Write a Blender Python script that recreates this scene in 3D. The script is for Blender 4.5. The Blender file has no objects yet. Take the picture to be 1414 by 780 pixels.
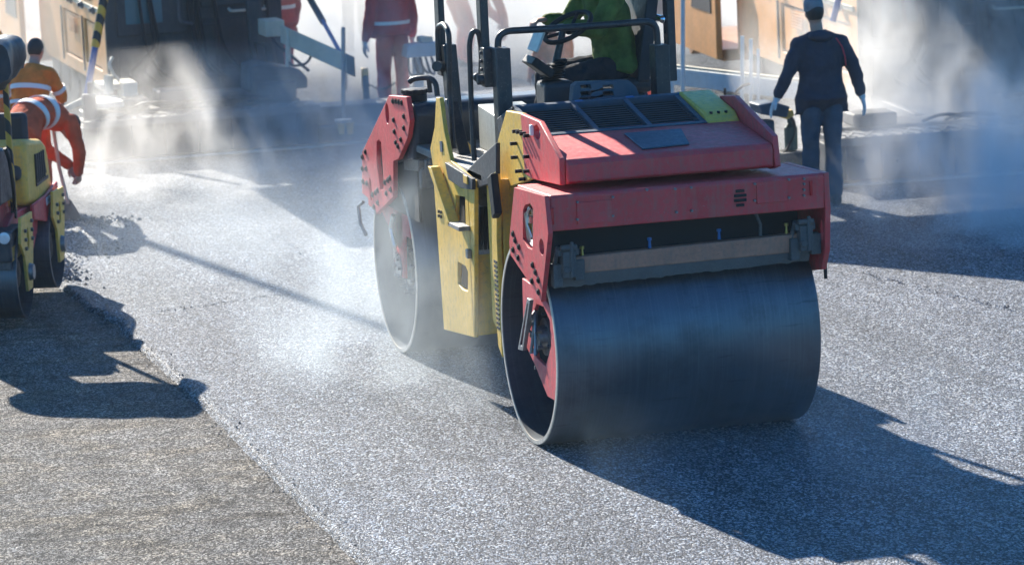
import bpy, bmesh, math, random
from mathutils import Vector, Matrix, noise
from mathutils.geometry import tessellate_polygon
random.seed(7)
PI = math.pi
R = math.radians
COL = bpy.context.scene.collection

# ------------------------------------------------------------------ camera solved from the photograph
CAM = Vector((-6.02869616, -22.03634854, 4.79771484))
CR = Vector((0.96264878, -0.26700449, -0.0448991))
CU = Vector((0.08618246, 0.14496943, 0.98567563))
CF = Vector((0.25667083, 0.95272896, -0.16256575))
FPX = 5092.9

class Frame:
    """a local frame: origin on the ground + heading; turns measured image points on a known plane into local metres"""
    def __init__(s, x=0, y=0, z=0, rz=0):
        s.o = Vector((x, y, z)); s.rz = rz
        s.m = Matrix.Translation(s.o) @ Matrix.Rotation(rz, 4, 'Z'); s.i = s.m.inverted()
    def at(s, px, py, ax, v):
        d = CF + CR * ((px - 707) / FPX) - CU * ((py - 390) / FPX)
        c = s.i @ CAM; d = s.i.to_3x3() @ d
        k = 'xyz'.index(ax)
        return c + d * ((v - c[k]) / d[k])
    def yz(s, pts, x): return [(lambda q: (q.y, q.z))(s.at(a, b, 'x', x)) for a, b in pts]
    def xz(s, pts, y): return [(lambda q: (q.x, q.z))(s.at(a, b, 'y', y)) for a, b in pts]
W0 = Frame()

# ------------------------------------------------------------------ materials
def newmat(name):
    m = bpy.data.materials.new(name); m.use_nodes = True
    nt = m.node_tree; b = nt.nodes['Principled BSDF']
    return m, nt, b
def N(nt, t, **k):
    n = nt.nodes.new(t)
    for a, v in k.items():
        if a in n.inputs: n.inputs[a].default_value = v
        else: setattr(n, a, v)
    return n
def L(nt, a, b): nt.links.new(a, b)
def ramp(nt, fac, stops):
    r = nt.nodes.new('ShaderNodeValToRGB'); e = r.color_ramp.elements
    e[0].position, e[0].color = stops[0][0], (*stops[0][1], 1) if len(stops[0][1]) == 3 else stops[0][1]
    e[1].position, e[1].color = stops[-1][0], (*stops[-1][1], 1)
    for p, c in stops[1:-1]:
        x = e.new(p); x.color = (*c, 1)
    L(nt, fac, r.inputs[0]); return r.outputs[0]
def g3(v): return (v, v, v)
def mixc(nt, f, a, b):
    m = nt.nodes.new('ShaderNodeMix'); m.data_type = 'RGBA'
    if hasattr(f, 'node'): L(nt, f, m.inputs[0])
    else: m.inputs[0].default_value = f
    for i, v in ((6, a), (7, b)):
        if hasattr(v, 'node'): L(nt, v, m.inputs[i])
        else: m.inputs[i].default_value = (*v, 1)
    return m.outputs[2]
def math_(nt, op, a, b=None, clamp=False):
    m = nt.nodes.new('ShaderNodeMath'); m.operation = op; m.use_clamp = clamp
    for i, v in ((0, a), (1, b)):
        if v is None: continue
        if hasattr(v, 'node'): L(nt, v, m.inputs[i])
        else: m.inputs[i].default_value = v
    return m.outputs[0]

def paint(name, col, dirt=(.16, .13, .10), amount=.35, rough=.42, metal=0., scale=3., bump=.02, chips=.1):
    """worn coloured surface: broad fade, dust patches, fine speckle, small chips, uneven gloss"""
    m, nt, b = newmat(name)
    tc = N(nt, 'ShaderNodeTexCoord')
    n1 = N(nt, 'ShaderNodeTexNoise', Scale=scale, Detail=8., Roughness=.65); L(nt, tc.outputs['Object'], n1.inputs[0])
    n2 = N(nt, 'ShaderNodeTexNoise', Scale=scale * 9, Detail=6., Roughness=.7); L(nt, tc.outputs['Object'], n2.inputs[0])
    n3 = N(nt, 'ShaderNodeTexNoise', Scale=90., Detail=3.); L(nt, tc.outputs['Object'], n3.inputs[0])
    mp = N(nt, 'ShaderNodeMapping'); mp.inputs['Scale'].default_value = (14, 14, 1.2); L(nt, tc.outputs['Object'], mp.inputs[0])
    n4 = N(nt, 'ShaderNodeTexNoise', Scale=2., Detail=5.); L(nt, mp.outputs[0], n4.inputs[0])
    base = mixc(nt, ramp(nt, n1.outputs[0], [(.3, g3(0)), (.7, g3(1))]), tuple(c * .86 for c in col), tuple(min(1, c * 1.12 + .01) for c in col))
    f = ramp(nt, n2.outputs[0], [(.48, g3(0)), (.72, g3(1))])
    f = math_(nt, 'MULTIPLY', f, amount)
    base = mixc(nt, f, base, dirt)
    s = math_(nt, 'MULTIPLY', ramp(nt, n4.outputs[0], [(.5, g3(0)), (.75, g3(1))]), amount * .8)
    base = mixc(nt, s, base, dirt)
    c = math_(nt, 'MULTIPLY', ramp(nt, n3.outputs[0], [(.66, g3(0)), (.70, g3(1))]), chips * 3, True)
    base = mixc(nt, c, base, (.30, .28, .25))
    n5 = N(nt, 'ShaderNodeTexNoise', Scale=26., Detail=7., Roughness=.75); L(nt, tc.outputs['Object'], n5.inputs[0])
    n6 = N(nt, 'ShaderNodeTexNoise', Scale=1.6, Detail=4.); L(nt, tc.outputs['Object'], n6.inputs[0])
    tar = math_(nt, 'MULTIPLY', ramp(nt, n5.outputs[0], [(.60, g3(0)), (.66, g3(1))]), ramp(nt, n6.outputs[0], [(.46, g3(0)), (.62, g3(1))]))
    base = mixc(nt, math_(nt, 'MULTIPLY', tar, min(1, amount * 1.6)), base, (.03, .027, .025))
    L(nt, base, b.inputs['Base Color'])
    rr = ramp(nt, n2.outputs[0], [(.3, g3(rough * .8)), (.75, g3(min(1, rough * 1.5)))])
    L(nt, rr, b.inputs['Roughness']); b.inputs['Metallic'].default_value = metal
    bp = N(nt, 'ShaderNodeBump', Strength=bump * 10, Distance=.01); L(nt, n2.outputs[0], bp.inputs['Height'])
    L(nt, bp.outputs[0], b.inputs['Normal'])
    return m

def cloth(name, col, var=.25, rough=.9, spec=.2):
    m, nt, b = newmat(name)
    tc = N(nt, 'ShaderNodeTexCoord')
    n1 = N(nt, 'ShaderNodeTexNoise', Scale=7., Detail=6., Roughness=.6); L(nt, tc.outputs['Object'], n1.inputs[0])
    w = N(nt, 'ShaderNodeTexNoise', Scale=160., Detail=2.); L(nt, tc.outputs['Object'], w.inputs[0])
    base = mixc(nt, ramp(nt, n1.outputs[0], [(.3, g3(0)), (.7, g3(1))]), tuple(c * (1 - var) for c in col), tuple(min(1, c * (1 + var)) for c in col))
    L(nt, base, b.inputs['Base Color']); b.inputs['Roughness'].default_value = rough
    b.inputs['Specular IOR Level'].default_value = spec
    h = math_(nt, 'ADD', math_(nt, 'MULTIPLY', n1.outputs[0], 1.), math_(nt, 'MULTIPLY', w.outputs[0], .08))
    bp = N(nt, 'ShaderNodeBump', Strength=.6, Distance=.03); L(nt, h, bp.inputs['Height']); L(nt, bp.outputs[0], b.inputs['Normal'])
    return m

def flat(name, col, rough=.5, metal=0., spec=.5):
    m, nt, b = newmat(name)
    b.inputs['Base Color'].default_value = (*col, 1); b.inputs['Roughness'].default_value = rough
    b.inputs['Metallic'].default_value = metal; b.inputs['Specular IOR Level'].default_value = spec
    return m

def asphalt(name, dark, light, tint, chip, cell=55., rough=.6, bump=1., scuff=None, hue=((.92, 1., 1.12), (1.1, 1., .93)), spec=.3):
    """bound stones of uneven size and tone: per-stone colour, gaps between stones, per-stone gloss, broad blotches"""
    m, nt, b = newmat(name)
    tc = N(nt, 'ShaderNodeTexCoord'); P0 = tc.outputs['Object']
    mp = N(nt, 'ShaderNodeMapping'); mp.inputs['Rotation'].default_value = (0, 0, R(15)); mp.inputs['Scale'].default_value = (1, .56, 1); L(nt, P0, mp.inputs[0]); P = mp.outputs[0]
    v = N(nt, 'ShaderNodeTexVoronoi', Scale=cell); L(nt, P, v.inputs[0])
    v2 = N(nt, 'ShaderNodeTexVoronoi', Scale=cell * 1.9); L(nt, P, v2.inputs[0])
    big = N(nt, 'ShaderNodeTexNoise', Scale=.45, Detail=6., Roughness=.6); L(nt, P0, big.inputs[0])
    mid = N(nt, 'ShaderNodeTexNoise', Scale=9., Detail=5., Roughness=.7); L(nt, P0, mid.inputs[0])
    sep = N(nt, 'ShaderNodeSeparateColor'); L(nt, v.outputs['Color'], sep.inputs[0])
    sep2 = N(nt, 'ShaderNodeSeparateColor'); L(nt, v2.outputs['Color'], sep2.inputs[0])
    stone = ramp(nt, sep.outputs[0], [(0, dark), (.36, light), (.62, tint), (.80, chip), (1, tuple(min(.85, c * 1.5) for c in chip))])
    fine = ramp(nt, sep2.outputs[1], [(0, dark), (.5, light), (.75, tint), (1, chip)])
    base = mixc(nt, .35, stone, fine)
    def mul(a, c):
        mm = nt.nodes.new('ShaderNodeMix'); mm.data_type = 'RGBA'; mm.blend_type = 'MULTIPLY'; mm.inputs[0].default_value = 1
        L(nt, a, mm.inputs[6]); L(nt, c, mm.inputs[7]); return mm.outputs[2]
    base = mul(base, ramp(nt, sep.outputs[2], [(0, hue[0]), (1, hue[1])]))
    base = mul(base, ramp(nt, big.outputs[0], [(.3, g3(.78)), (.7, g3(1.2))]))
    base = mul(base, ramp(nt, mid.outputs[0], [(.35, g3(.72)), (.68, g3(1.28))]))
    wv = N(nt, 'ShaderNodeTexNoise', Scale=1., Detail=3., Roughness=.6); mpw = N(nt, 'ShaderNodeMapping'); mpw.inputs['Scale'].default_value = (3.2, .05, 1); L(nt, P0, mpw.inputs[0]); L(nt, mpw.outputs[0], wv.inputs[0])
    base = mul(base, ramp(nt, wv.outputs[0], [(.38, g3(.84)), (.62, g3(1.14))]))
    if scuff:
        mp = N(nt, 'ShaderNodeMapping'); mp.inputs['Scale'].default_value = (.8, 1.4, 1); mp.inputs['Rotation'].default_value = (0, 0, .3); L(nt, P0, mp.inputs[0])
        n = N(nt, 'ShaderNodeTexNoise', Scale=1.6, Detail=9., Roughness=.7, Distortion=.6); L(nt, mp.outputs[0], n.inputs[0])
        base = mul(base, ramp(nt, n.outputs[0], [(.46, g3(1)), (.64, scuff[0])]))
        n = N(nt, 'ShaderNodeTexNoise', Scale=1.6, Detail=10., Roughness=.75, Distortion=1.4); L(nt, mp.outputs[0], n.inputs[0])
        base = mul(base, ramp(nt, n.outputs[0], [(.53, g3(1)), (.64, scuff[1])]))
    L(nt, base, b.inputs['Base Color'])
    rr = ramp(nt, sep2.outputs[0], [(0, g3(rough * .55)), (1, g3(min(1, rough * 1.4)))])
    L(nt, rr, b.inputs['Roughness']); b.inputs['Specular IOR Level'].default_value = spec
    h = math_(nt, 'ADD', math_(nt, 'MULTIPLY', v.outputs['Distance'], -1.), math_(nt, 'MULTIPLY', sep.outputs[1], .9))
    h = math_(nt, 'ADD', h, math_(nt, 'MULTIPLY', v2.outputs['Distance'], -.5))
    bp = N(nt, 'ShaderNodeBump', Strength=bump, Distance=.022); L(nt, h, bp.inputs['Height'])
    b2 = N(nt, 'ShaderNodeBump', Strength=.35, Distance=.05); L(nt, mid.outputs[0], b2.inputs['Height']); L(nt, bp.outputs[0], b2.inputs['Normal'])
    L(nt, b2.outputs[0], b.inputs['Normal'])
    return m

def steel_drum(name):
    m, nt, b = newmat(name)
    tc = N(nt, 'ShaderNodeTexCoord')
    mp = N(nt, 'ShaderNodeMapping'); mp.inputs['Scale'].default_value = (9, .8, .8); L(nt, tc.outputs['Object'], mp.inputs[0])
    n = N(nt, 'ShaderNodeTexNoise', Scale=1., Detail=6., Roughness=.6); L(nt, mp.outputs[0], n.inputs[0])
    n2 = N(nt, 'ShaderNodeTexNoise', Scale=4., Detail=8., Roughness=.7); L(nt, tc.outputs['Object'], n2.inputs[0])
    c = mixc(nt, n.outputs[0], (.085, .10, .12), (.15, .17, .195))
    c = mixc(nt, math_(nt, 'MULTIPLY', ramp(nt, n2.outputs[0], [(.5, g3(0)), (.7, g3(1))]), .4), c, (.045, .04, .038))
    mp3 = N(nt, 'ShaderNodeMapping'); mp3.inputs['Scale'].default_value = (70, 1.3, 1.3); L(nt, tc.outputs['Object'], mp3.inputs[0])
    n3 = N(nt, 'ShaderNodeTexNoise', Scale=1., Detail=5., Roughness=.7); L(nt, mp3.outputs[0], n3.inputs[0])
    c = mixc(nt, math_(nt, 'MULTIPLY', ramp(nt, n3.outputs[0], [(.5, g3(0)), (.75, g3(1))]), .28), c, (.26, .29, .32))
    mp4 = N(nt, 'ShaderNodeMapping'); mp4.inputs['Scale'].default_value = (2, 22, 22); L(nt, tc.outputs['Object'], mp4.inputs[0])
    n4 = N(nt, 'ShaderNodeTexNoise', Scale=1.5, Detail=8., Roughness=.75); L(nt, mp4.outputs[0], n4.inputs[0])
    c = mixc(nt, math_(nt, 'MULTIPLY', ramp(nt, n4.outputs[0], [(.58, g3(0)), (.68, g3(1))]), .45), c, (.03, .028, .028))
    L(nt, c, b.inputs['Base Color']); b.inputs['Metallic'].default_value = .85
    L(nt, ramp(nt, n2.outputs[0], [(.3, g3(.38)), (.7, g3(.52))]), b.inputs['Roughness'])
    bp = N(nt, 'ShaderNodeBump', Strength=.12, Distance=.01); L(nt, n.outputs[0], bp.inputs['Height']); L(nt, bp.outputs[0], b.inputs['Normal'])
    return m

def striped(name, c1, c2, per=.12, slope=1.):
    m, nt, b = newmat(name)
    tc = N(nt, 'ShaderNodeTexCoord'); s = N(nt, 'ShaderNodeSeparateXYZ'); L(nt, tc.outputs['Object'], s.inputs[0])
    z = math_(nt, 'ADD', math_(nt, 'MULTIPLY', math_(nt, 'ADD', s.outputs[0], s.outputs[1]), slope), s.outputs[2])
    f = math_(nt, 'GREATER_THAN', math_(nt, 'FRACT', math_(nt, 'DIVIDE', z, per)), .5)
    L(nt, mixc(nt, f, c1, c2), b.inputs['Base Color']); b.inputs['Roughness'].default_value = .5
    return m

M = {}
M['red'] = paint('faded_red_paint', (.62, .046, .050), dirt=(.34, .14, .11), amount=.55, rough=.5)
M['redin'] = paint('inner_red_paint', (.62, .06, .07), dirt=(.25, .15, .13), amount=.5, rough=.55)
M['yellow'] = paint('yellow_paint', (.78, .47, .06), dirt=(.34, .25, .12), amount=.55, rough=.45)
M['black'] = paint('black_painted_steel', (.018, .020, .024), dirt=(.07, .065, .06), amount=.5, rough=.4)
M['plastic'] = paint('black_plastic', (.022, .026, .034), dirt=(.06, .06, .06), amount=.35, rough=.55, chips=.03)
M['bluegrey'] = paint('blue_grey_cover', (.045, .075, .11), dirt=(.09, .10, .11), amount=.35, rough=.5, chips=.03)
M['tank'] = paint('black_tank', (.020, .028, .042), dirt=(.06, .06, .06), amount=.35, rough=.38, chips=.04)
M['steel'] = paint('grey_steel', (.22, .23, .24), dirt=(.12, .10, .09), amount=.5, rough=.4, metal=.7)
M['bright'] = paint('worn_bright_steel', (.62, .60, .56), dirt=(.25, .22, .2), amount=.3, rough=.3, metal=.9)
M['rim'] = paint('worn_drum_edge', (.55, .50, .42), dirt=(.25, .22, .2), amount=.4, rough=.45, metal=.3)
M['drum'] = steel_drum('rolled_drum_steel')
M['drumin'] = paint('drum_inner_steel', (.055, .07, .09), dirt=(.10, .10, .10), amount=.45, rough=.5, metal=.2)
M['grime'] = paint('tarry_steel', (.075, .075, .075), dirt=(.16, .15, .14), amount=.7, rough=.65, scale=6, bump=.08)
M['rustbar'] = paint('dirty_brown_bar', (.44, .20, .13), dirt=(.20, .15, .12), amount=.55, rough=.7, scale=5, bump=.06)
M['rubber'] = paint('scraper_rubber', (.11, .115, .115), dirt=(.13, .12, .11), amount=.7, rough=.8, scale=6, bump=.08)
M['dark'] = flat('hose_black', (.012, .013, .015), .6, 0, .3)
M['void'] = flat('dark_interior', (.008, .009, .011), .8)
M['greybox'] = paint('pale_grey_box', (.50, .52, .47), dirt=(.3, .28, .25), amount=.3, rough=.5)
M['orange'] = paint('orange_machine_paint', (.78, .36, .10), dirt=(.40, .28, .18), amount=.35, rough=.45, chips=.05)
M['orange2'] = paint('orange_frame_paint', (.52, .25, .09), dirt=(.25, .2, .15), amount=.4, rough=.5)
M['paverdark'] = paint('dark_paver_steel', (.028, .030, .034), dirt=(.08, .07, .06), amount=.6, rough=.5, chips=.04)
M['screed'] = paint('screed_steel', (.050, .053, .058), dirt=(.15, .14, .13), amount=.6, rough=.55, scale=5, bump=.05)
M['grate'] = paint('walkway_plate', (.13, .13, .13), dirt=(.2, .19, .18), amount=.6, rough=.5, scale=8, bump=.1)
M['pale'] = paint('pale_timber_beam', (.55, .50, .38), dirt=(.35, .31, .25), amount=.4, rough=.6)
M['palemetal'] = paint('pale_blue_steel', (.45, .52, .55), dirt=(.3, .3, .3), amount=.35, rough=.45)
M['glass'] = flat('teal_window_glass', (.05, .13, .15), .08, 0, .8)
M['bluerod'] = paint('blue_cylinder', (.06, .11, .33), dirt=(.2, .2, .2), amount=.2, rough=.35)
M['stripe_by'] = striped('yellow_black_stripes', (.02, .02, .022), (.62, .36, .04), .22, 1.)
M['canopy'] = paint('canopy_sheet', (.42, .42, .40), amount=.3, rough=.6)
M['tarp'] = cloth('black_tarp', (.016, .020, .028), .3, .5, .5)
M['skin'] = flat('skin', (.42, .23, .16), .55)
M['hair'] = flat('dark_hair', (.02, .016, .014), .6)
M['c_orange'] = cloth('orange_workwear', (.72, .20, .035))
M['c_redorange'] = cloth('red_orange_workwear', (.60, .105, .045))
M['c_red'] = cloth('red_workwear', (.45, .055, .05))
M['c_navy'] = cloth('navy_jacket', (.018, .026, .045), .3, .75, .4)
M['c_jean'] = cloth('blue_grey_trousers', (.045, .072, .10))
M['c_green'] = cloth('green_fleece', (.11, .155, .035), .5)
M['c_dark'] = cloth('dark_trousers', (.022, .025, .032))
M['c_grey'] = cloth('grey_clothes', (.13, .13, .13))
M['c_peach'] = cloth('pale_orange_shirt', (.78, .36, .17))
M['glove'] = cloth('white_work_glove', (.62, .62, .60))
M['tape'] = flat('reflective_tape', (.72, .72, .68), .35)
M['piping'] = flat('red_piping', (.5, .03, .05), .6)
M['boot'] = paint('work_boot', (.03, .026, .022), rough=.6)
M['reflector'] = flat('red_reflector', (.55, .012, .02), .25)
M['white'] = flat('off_white_lettering', (.75, .72, .68), .5)
M['lens'] = flat('lamp_lens', (.65, .68, .70), .1, .1, .9)
M['chrome'] = flat('chrome', (.75, .76, .78), .18, 1.)
M['bluebit'] = flat('blue_plastic_clip', (.02, .12, .32), .5)
M['brass'] = flat('brass_nozzle', (.5, .34, .1), .4, .8)
M['amber'] = flat('amber_marker', (.72, .42, .08), .3)

# ------------------------------------------------------------------ mesh building
class MB:
    def __init__(s): s.v = []; s.f = []
    def add(s, vs, fs):
        o = len(s.v); s.v += [tuple(v) for v in vs]; s.f += [tuple(i + o for i in f) for f in fs]; return s
    def box(s, a, b, rot=None):
        a, b = Vector(a), Vector(b); c = (a + b) / 2
        vs = [Vector((x, y, z)) for x in (a.x, b.x) for y in (a.y, b.y) for z in (a.z, b.z)]
        if rot: vs = [c + rot @ (v - c) for v in vs]
        return s.add(vs, [(0, 1, 3, 2), (4, 6, 7, 5), (0, 4, 5, 1), (2, 3, 7, 6), (0, 2, 6, 4), (1, 5, 7, 3)])
    def prism(s, poly, axis, a, b, holes=()):
        """poly in the two other axes (yz for x, xz for y, xy for z), extruded from a to b, real holes"""
        def P(p, t):
            return {'x': (t, p[0], p[1]), 'y': (p[0], t, p[1]), 'z': (p[0], p[1], t)}[axis]
        loops = [list(poly)] + [list(h) for h in holes]
        tri = tessellate_polygon([[Vector((p[0], p[1], 0)) for p in lp] for lp in loops])
        al = [p for lp in loops for p in lp]; n = len(al)
        vs = [P(p, a) for p in al] + [P(p, b) for p in al]
        fs = [tuple(t) for t in tri] + [tuple(i + n for i in reversed(t)) for t in tri]
        o = 0
        for lp in loops:
            k = len(lp)
            for i in range(k): j = (i + 1) % k; fs.append((o + i, o + j, o + j + n, o + i + n))
            o += k
        return s.add(vs, fs)
    def rings(s, rs, cap=True, close=False):
        o = len(s.v); n = len(rs[0]); s.v += [tuple(v) for r in rs for v in r]
        m = len(rs)
        for i in range(m if close else m - 1):
            i2 = (i + 1) % m
            for j in range(n): k = (j + 1) % n; s.f.append((o + i * n + j, o + i * n + k, o + i2 * n + k, o + i2 * n + j))
        if cap and not close:
            s.f.append(tuple(o + j for j in reversed(range(n)))); s.f.append(tuple(o + (m - 1) * n + j for j in range(n)))
        return s
    def cyl(s, p, q, r0, r1=None, n=16):
        return s.tube([p, q], r0, n, r1=r1, soft=False)
    def tube(s, pts, r, n=10, corner=.0, r1=None, soft=True):
        pts = [Vector(p) for p in pts]
        if corner and len(pts) > 2:
            out = [pts[0]]
            for i in range(1, len(pts) - 1):
                a, b, c = pts[i - 1], pts[i], pts[i + 1]
                c1 = min(corner, (a - b).length * .49); c2 = min(corner, (c - b).length * .49)
                p0 = b + (a - b).normalized() * c1; p1 = b + (c - b).normalized() * c2
                for k in range(6):
                    t = k / 5; out.append(p0 * (1 - t) ** 2 + b * 2 * t * (1 - t) + p1 * t * t)
            out.append(pts[-1]); pts = out
        rs = []; up = None
        for i, p in enumerate(pts):
            d = (pts[min(i + 1, len(pts) - 1)] - pts[max(i - 1, 0)]).normalized()
            if up is None: up = d.orthogonal().normalized()
            up = (up - d * up.dot(d)).normalized(); sd = d.cross(up)
            t = i / (len(pts) - 1); rr = r if r1 is None else r + (r1 - r) * t
            rs.append([p + (up * math.cos(2 * PI * k / n) + sd * math.sin(2 * PI * k / n)) * rr for k in range(n)])
        return s.rings(rs)
    def lathe(s, prof, o, ax='x', n=64, closed=False):
        """prof = [(along, radius)...] about the axis through o"""
        rs = []
        o = Vector(o)
        for a, r in prof:
            rg = []
            for k in range(n):
                c, t = math.cos(2 * PI * k / n) * r, math.sin(2 * PI * k / n) * r
                rg.append(o + Vector({'x': (a, c, t), 'y': (c, a, t), 'z': (c, t, a)}[ax]))
            rs.append(rg)
        return s.rings(rs, cap=not closed, close=closed)
    def sphere(s, c, rx, ry=None, rz=None, n=16, rot=None):
        ry = ry or rx; rz = rz or rx; c = Vector(c); rs = []
        m = n // 2 + 1
        for i in range(1, m):
            th = PI * i / m
            rg = [Vector((rx * math.sin(th) * math.cos(2 * PI * k / n), ry * math.sin(th) * math.sin(2 * PI * k / n), rz * math.cos(th))) for k in range(n)]
            rs.append([c + (rot @ v if rot else v) for v in rg])
        return s.rings(rs)
    def build(s, name, mat, parent=None, bevel=0., smooth=35, loc=None, label=None, seg=2, fix=True):
        me = bpy.data.meshes.new(name); me.from_pydata(s.v, [], s.f); me.update()
        if fix:
            bm = bmesh.new(); bm.from_mesh(me); bmesh.ops.remove_doubles(bm, verts=bm.verts, dist=1e-5)
            bmesh.ops.recalc_face_normals(bm, faces=bm.faces); bm.to_mesh(me); bm.free()
        o = bpy.data.objects.new(name, me); COL.objects.link(o)
        me.materials.append(M[mat] if isinstance(mat, str) else mat)
        for p in me.polygons: p.use_smooth = True
        me.set_sharp_from_angle(angle=R(smooth))
        if bevel:
            b = o.modifiers.new('bevel', 'BEVEL'); b.width = bevel; b.segments = seg; b.limit_method = 'ANGLE'; b.angle_limit = R(38); b.use_clamp_overlap = True
        if parent: o.parent = parent
        if loc: o.location = loc
        if label: o['label'] = label
        return o

def thing(name, label, cat, loc=(0, 0, 0), rz=0, group=None):
    o = bpy.data.objects.new(name, None); COL.objects.link(o); o.location = loc; o.rotation_euler = (0, 0, rz)
    o.empty_display_size = .2
    o['label'] = label; o['category'] = cat
    if group: o['group'] = group
    return o
def tag(o, label, cat, group=None, kind=None):
    o['label'] = label; o['category'] = cat
    if group: o['group'] = group
    if kind: o['kind'] = kind
    return o
def oval(cx, cy, rx, ry, n=18, rot=0, sq=2.):
    out = []
    for k in range(n):
        a = 2 * PI * k / n; c, s_ = math.cos(a), math.sin(a)
        x = rx * math.copysign(abs(c) ** (2 / sq), c); y = ry * math.copysign(abs(s_) ** (2 / sq), s_)
        out.append((cx + x * math.cos(rot) - y * math.sin(rot), cy + x * math.sin(rot) + y * math.cos(rot)))
    return out
def bolt_x(mb, x0, x1, y, z, r=.014, n=6):
    mb.prism([(y + r * math.cos(2 * PI * k / n), z + r * math.sin(2 * PI * k / n)) for k in range(n)], 'x', x0, x1)
def bolt_y(mb, y0, y1, x, z, r=.014, n=6):
    mb.prism([(x + r * math.cos(2 * PI * k / n), z + r * math.sin(2 * PI * k / n)) for k in range(n)], 'y', y0, y1)

def bolt_objs(pts, x0, x1, r, mat, parent, name='bolt', ring=True):
    mb = MB(); bolt_x(mb, x0, x1, 0, 0, r)
    if ring: mb.lathe([(x0 + .008, .004), (x0 + .008, r * 1.55), (x1, r * 1.55), (x1, .004)], (0, 0, 0), n=12)
    src = None
    for y, z in pts:
        if src is None: src = mb.build(name, mat, parent); src.location = (0, y, z)
        else: o = src.copy(); COL.objects.link(o); o.parent = parent; o.location = (0, y, z)
# ------------------------------------------------------------------ the tandem roller
def drum(parent, yc, W=1.716, Rr=.65):
    c = (0, yc, Rr)
    th = .028
    d = MB().lathe([(0.0, Rr - th), (0.0, Rr - .006), (.006, Rr), (W - .006, Rr), (W, Rr - .006), (W, Rr - th), (W - .004, Rr - th), (W - .30, Rr - th - .01), (.30, Rr - th - .01), (.004, Rr - th)], c, n=128, closed=True).build('drum', 'drum', parent, smooth=50)
    MB().lathe([(-.004, Rr - th - .001), (-.004, Rr - .004), (.003, Rr - .0005), (.003, Rr - th - .001)], c, n=96, closed=True).build('drum_edge', 'rim', d)
    dd = MB()
    dd.lathe([(.30, .02), (.30, Rr - th - .012), (.325, Rr - th - .012), (.325, .02)], c, n=64)
    dd.lathe([(.10, .20), (.10, .235), (.30, .25), (.30, .18)], c, n=48, closed=True)
    for k in range(12):
        a = 2 * PI * k / 12; bolt_x(dd, .06, .10, yc + .218 * math.cos(a), Rr + .218 * math.sin(a), .013)
    dd.build('drum_web', 'drumin', d)
    MB().lathe([(W - .325, .02), (W - .325, Rr - th - .012), (W - .30, Rr - th - .012), (W - .30, .02)], c, n=64).build('drum_web', 'drumin', d)
    return d

rol = thing('tandem_roller', 'large red and yellow tandem road roller with a driver aboard, rolling the steaming fresh asphalt', 'road roller')
drum(rol, 0.0); 
D2 = 3.555
drum(rol, D2)

# front yoke: beam and the two side plates that reach down to the drum
bt = MB()
bt.prism([(-.725, 1.45), (-.735, 1.655), (-.72, 1.672), (.02, 1.648), (.02, 1.60), (-.69, 1.625), (-.69, 1.45)], 'x', -.025, 1.735)
beam = bt.build('front_beam', 'red', rol, bevel=.008)
plate = W0.yz([(710, 259), (752, 271), (757, 323), (753, 362), (747, 417), (741, 405), (705, 352), (703, 335), (706, 300)], -.06)
slot = W0.yz([(725, 283), (732, 281), (736, 288), (736, 322), (735, 345), (729, 342), (722, 330), (722, 290)], -.06)
hole = oval(*W0.yz([(748, 341)], -.06)[0], .055, .05)
fpl = MB().prism(plate, 'x', -.06, -.03, [slot, hole]).build('side_plate', 'red', rol, bevel=.005)
bolt_objs([W0.yz([px], -.06)[0] for px in [(709, 323), (712, 332), (717, 341), (709, 345), (716, 356), (736, 366), (740, 376), (744, 387), (735, 388), (744, 403)]], -.074, -.058, .014, 'dark', fpl)
# hydraulics seen through the slot, and motor bracket inside the drum
h = MB()
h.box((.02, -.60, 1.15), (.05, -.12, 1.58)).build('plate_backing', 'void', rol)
h = MB()
y, z = W0.yz([(729, 305)], -.04)[0]
for k in range(4):
    h.tube([(-.03, y - .02 * k, z + .09), (-.045, y + .01 * k, z + .02 * k - .02), (-.025, y - .03 + .03 * k, z - .1 - .02 * k)], .009, 8)
h.box((-.045, y - .05, z - .01), (-.01, y + .06, z + .03))
h.build('hose_cluster', 'bright', rol)
brk = W0.yz([(722, 384), (745, 400), (760, 424), (768, 452), (771, 500), (767, 553), (757, 547), (740, 505), (724, 470)], .02)
opn = W0.yz([(742, 420), (752, 424), (760, 442), (762, 478), (754, 506), (742, 494), (735, 462), (736, 436)], .02)
MB().prism(brk, 'x', .015, .04, [opn]).build('drum_bracket', 'redin', rol, bevel=.004)
y, z = W0.yz([(750, 465)], .06)[0]
mo = MB(); mo.lathe([(.0, .03), (.0, .07), (.05, .08), (.05, .12), (.30, .13), (.30, .03)], (0.02, y, z), n=24)
for k in range(5):
    a = k * 1.25; mo.tube([(.02, y + .05 * math.cos(a), z + .1 * math.sin(a)), (-.01, y + .09 * math.cos(a + .3), z + .13 * math.sin(a + .3)), (.03, y + .03, z + .17)], .011, 8)
    bolt_x(mo, .0, .03, y + .09 * math.cos(a), z + .09 * math.sin(a), .016)
mo.build('drum_motor', 'steel', rol)
st = W0.yz([(731, 411), (735, 414), (725, 484), (718, 482)], -.02); si = W0.yz([(731, 418), (732, 420), (724, 477), (721, 476)], -.02)
MB().prism(st, 'x', -.035, -.01, [si]).build('bracket_step', 'steel', rol, bevel=.003)
# right side plate
rp = [(.02, 1.65), (-.72, 1.67), (-.735, 1.45), (-.70, 1.18), (-.62, 1.05), (-.45, 1.02), (-.12, 1.25), (.02, 1.40)]
MB().prism(rp, 'x', 1.738, 1.775, [oval(-.655, 1.30, .028, .07)]).build('side_plate', 'red', rol, bevel=.006)
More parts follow.
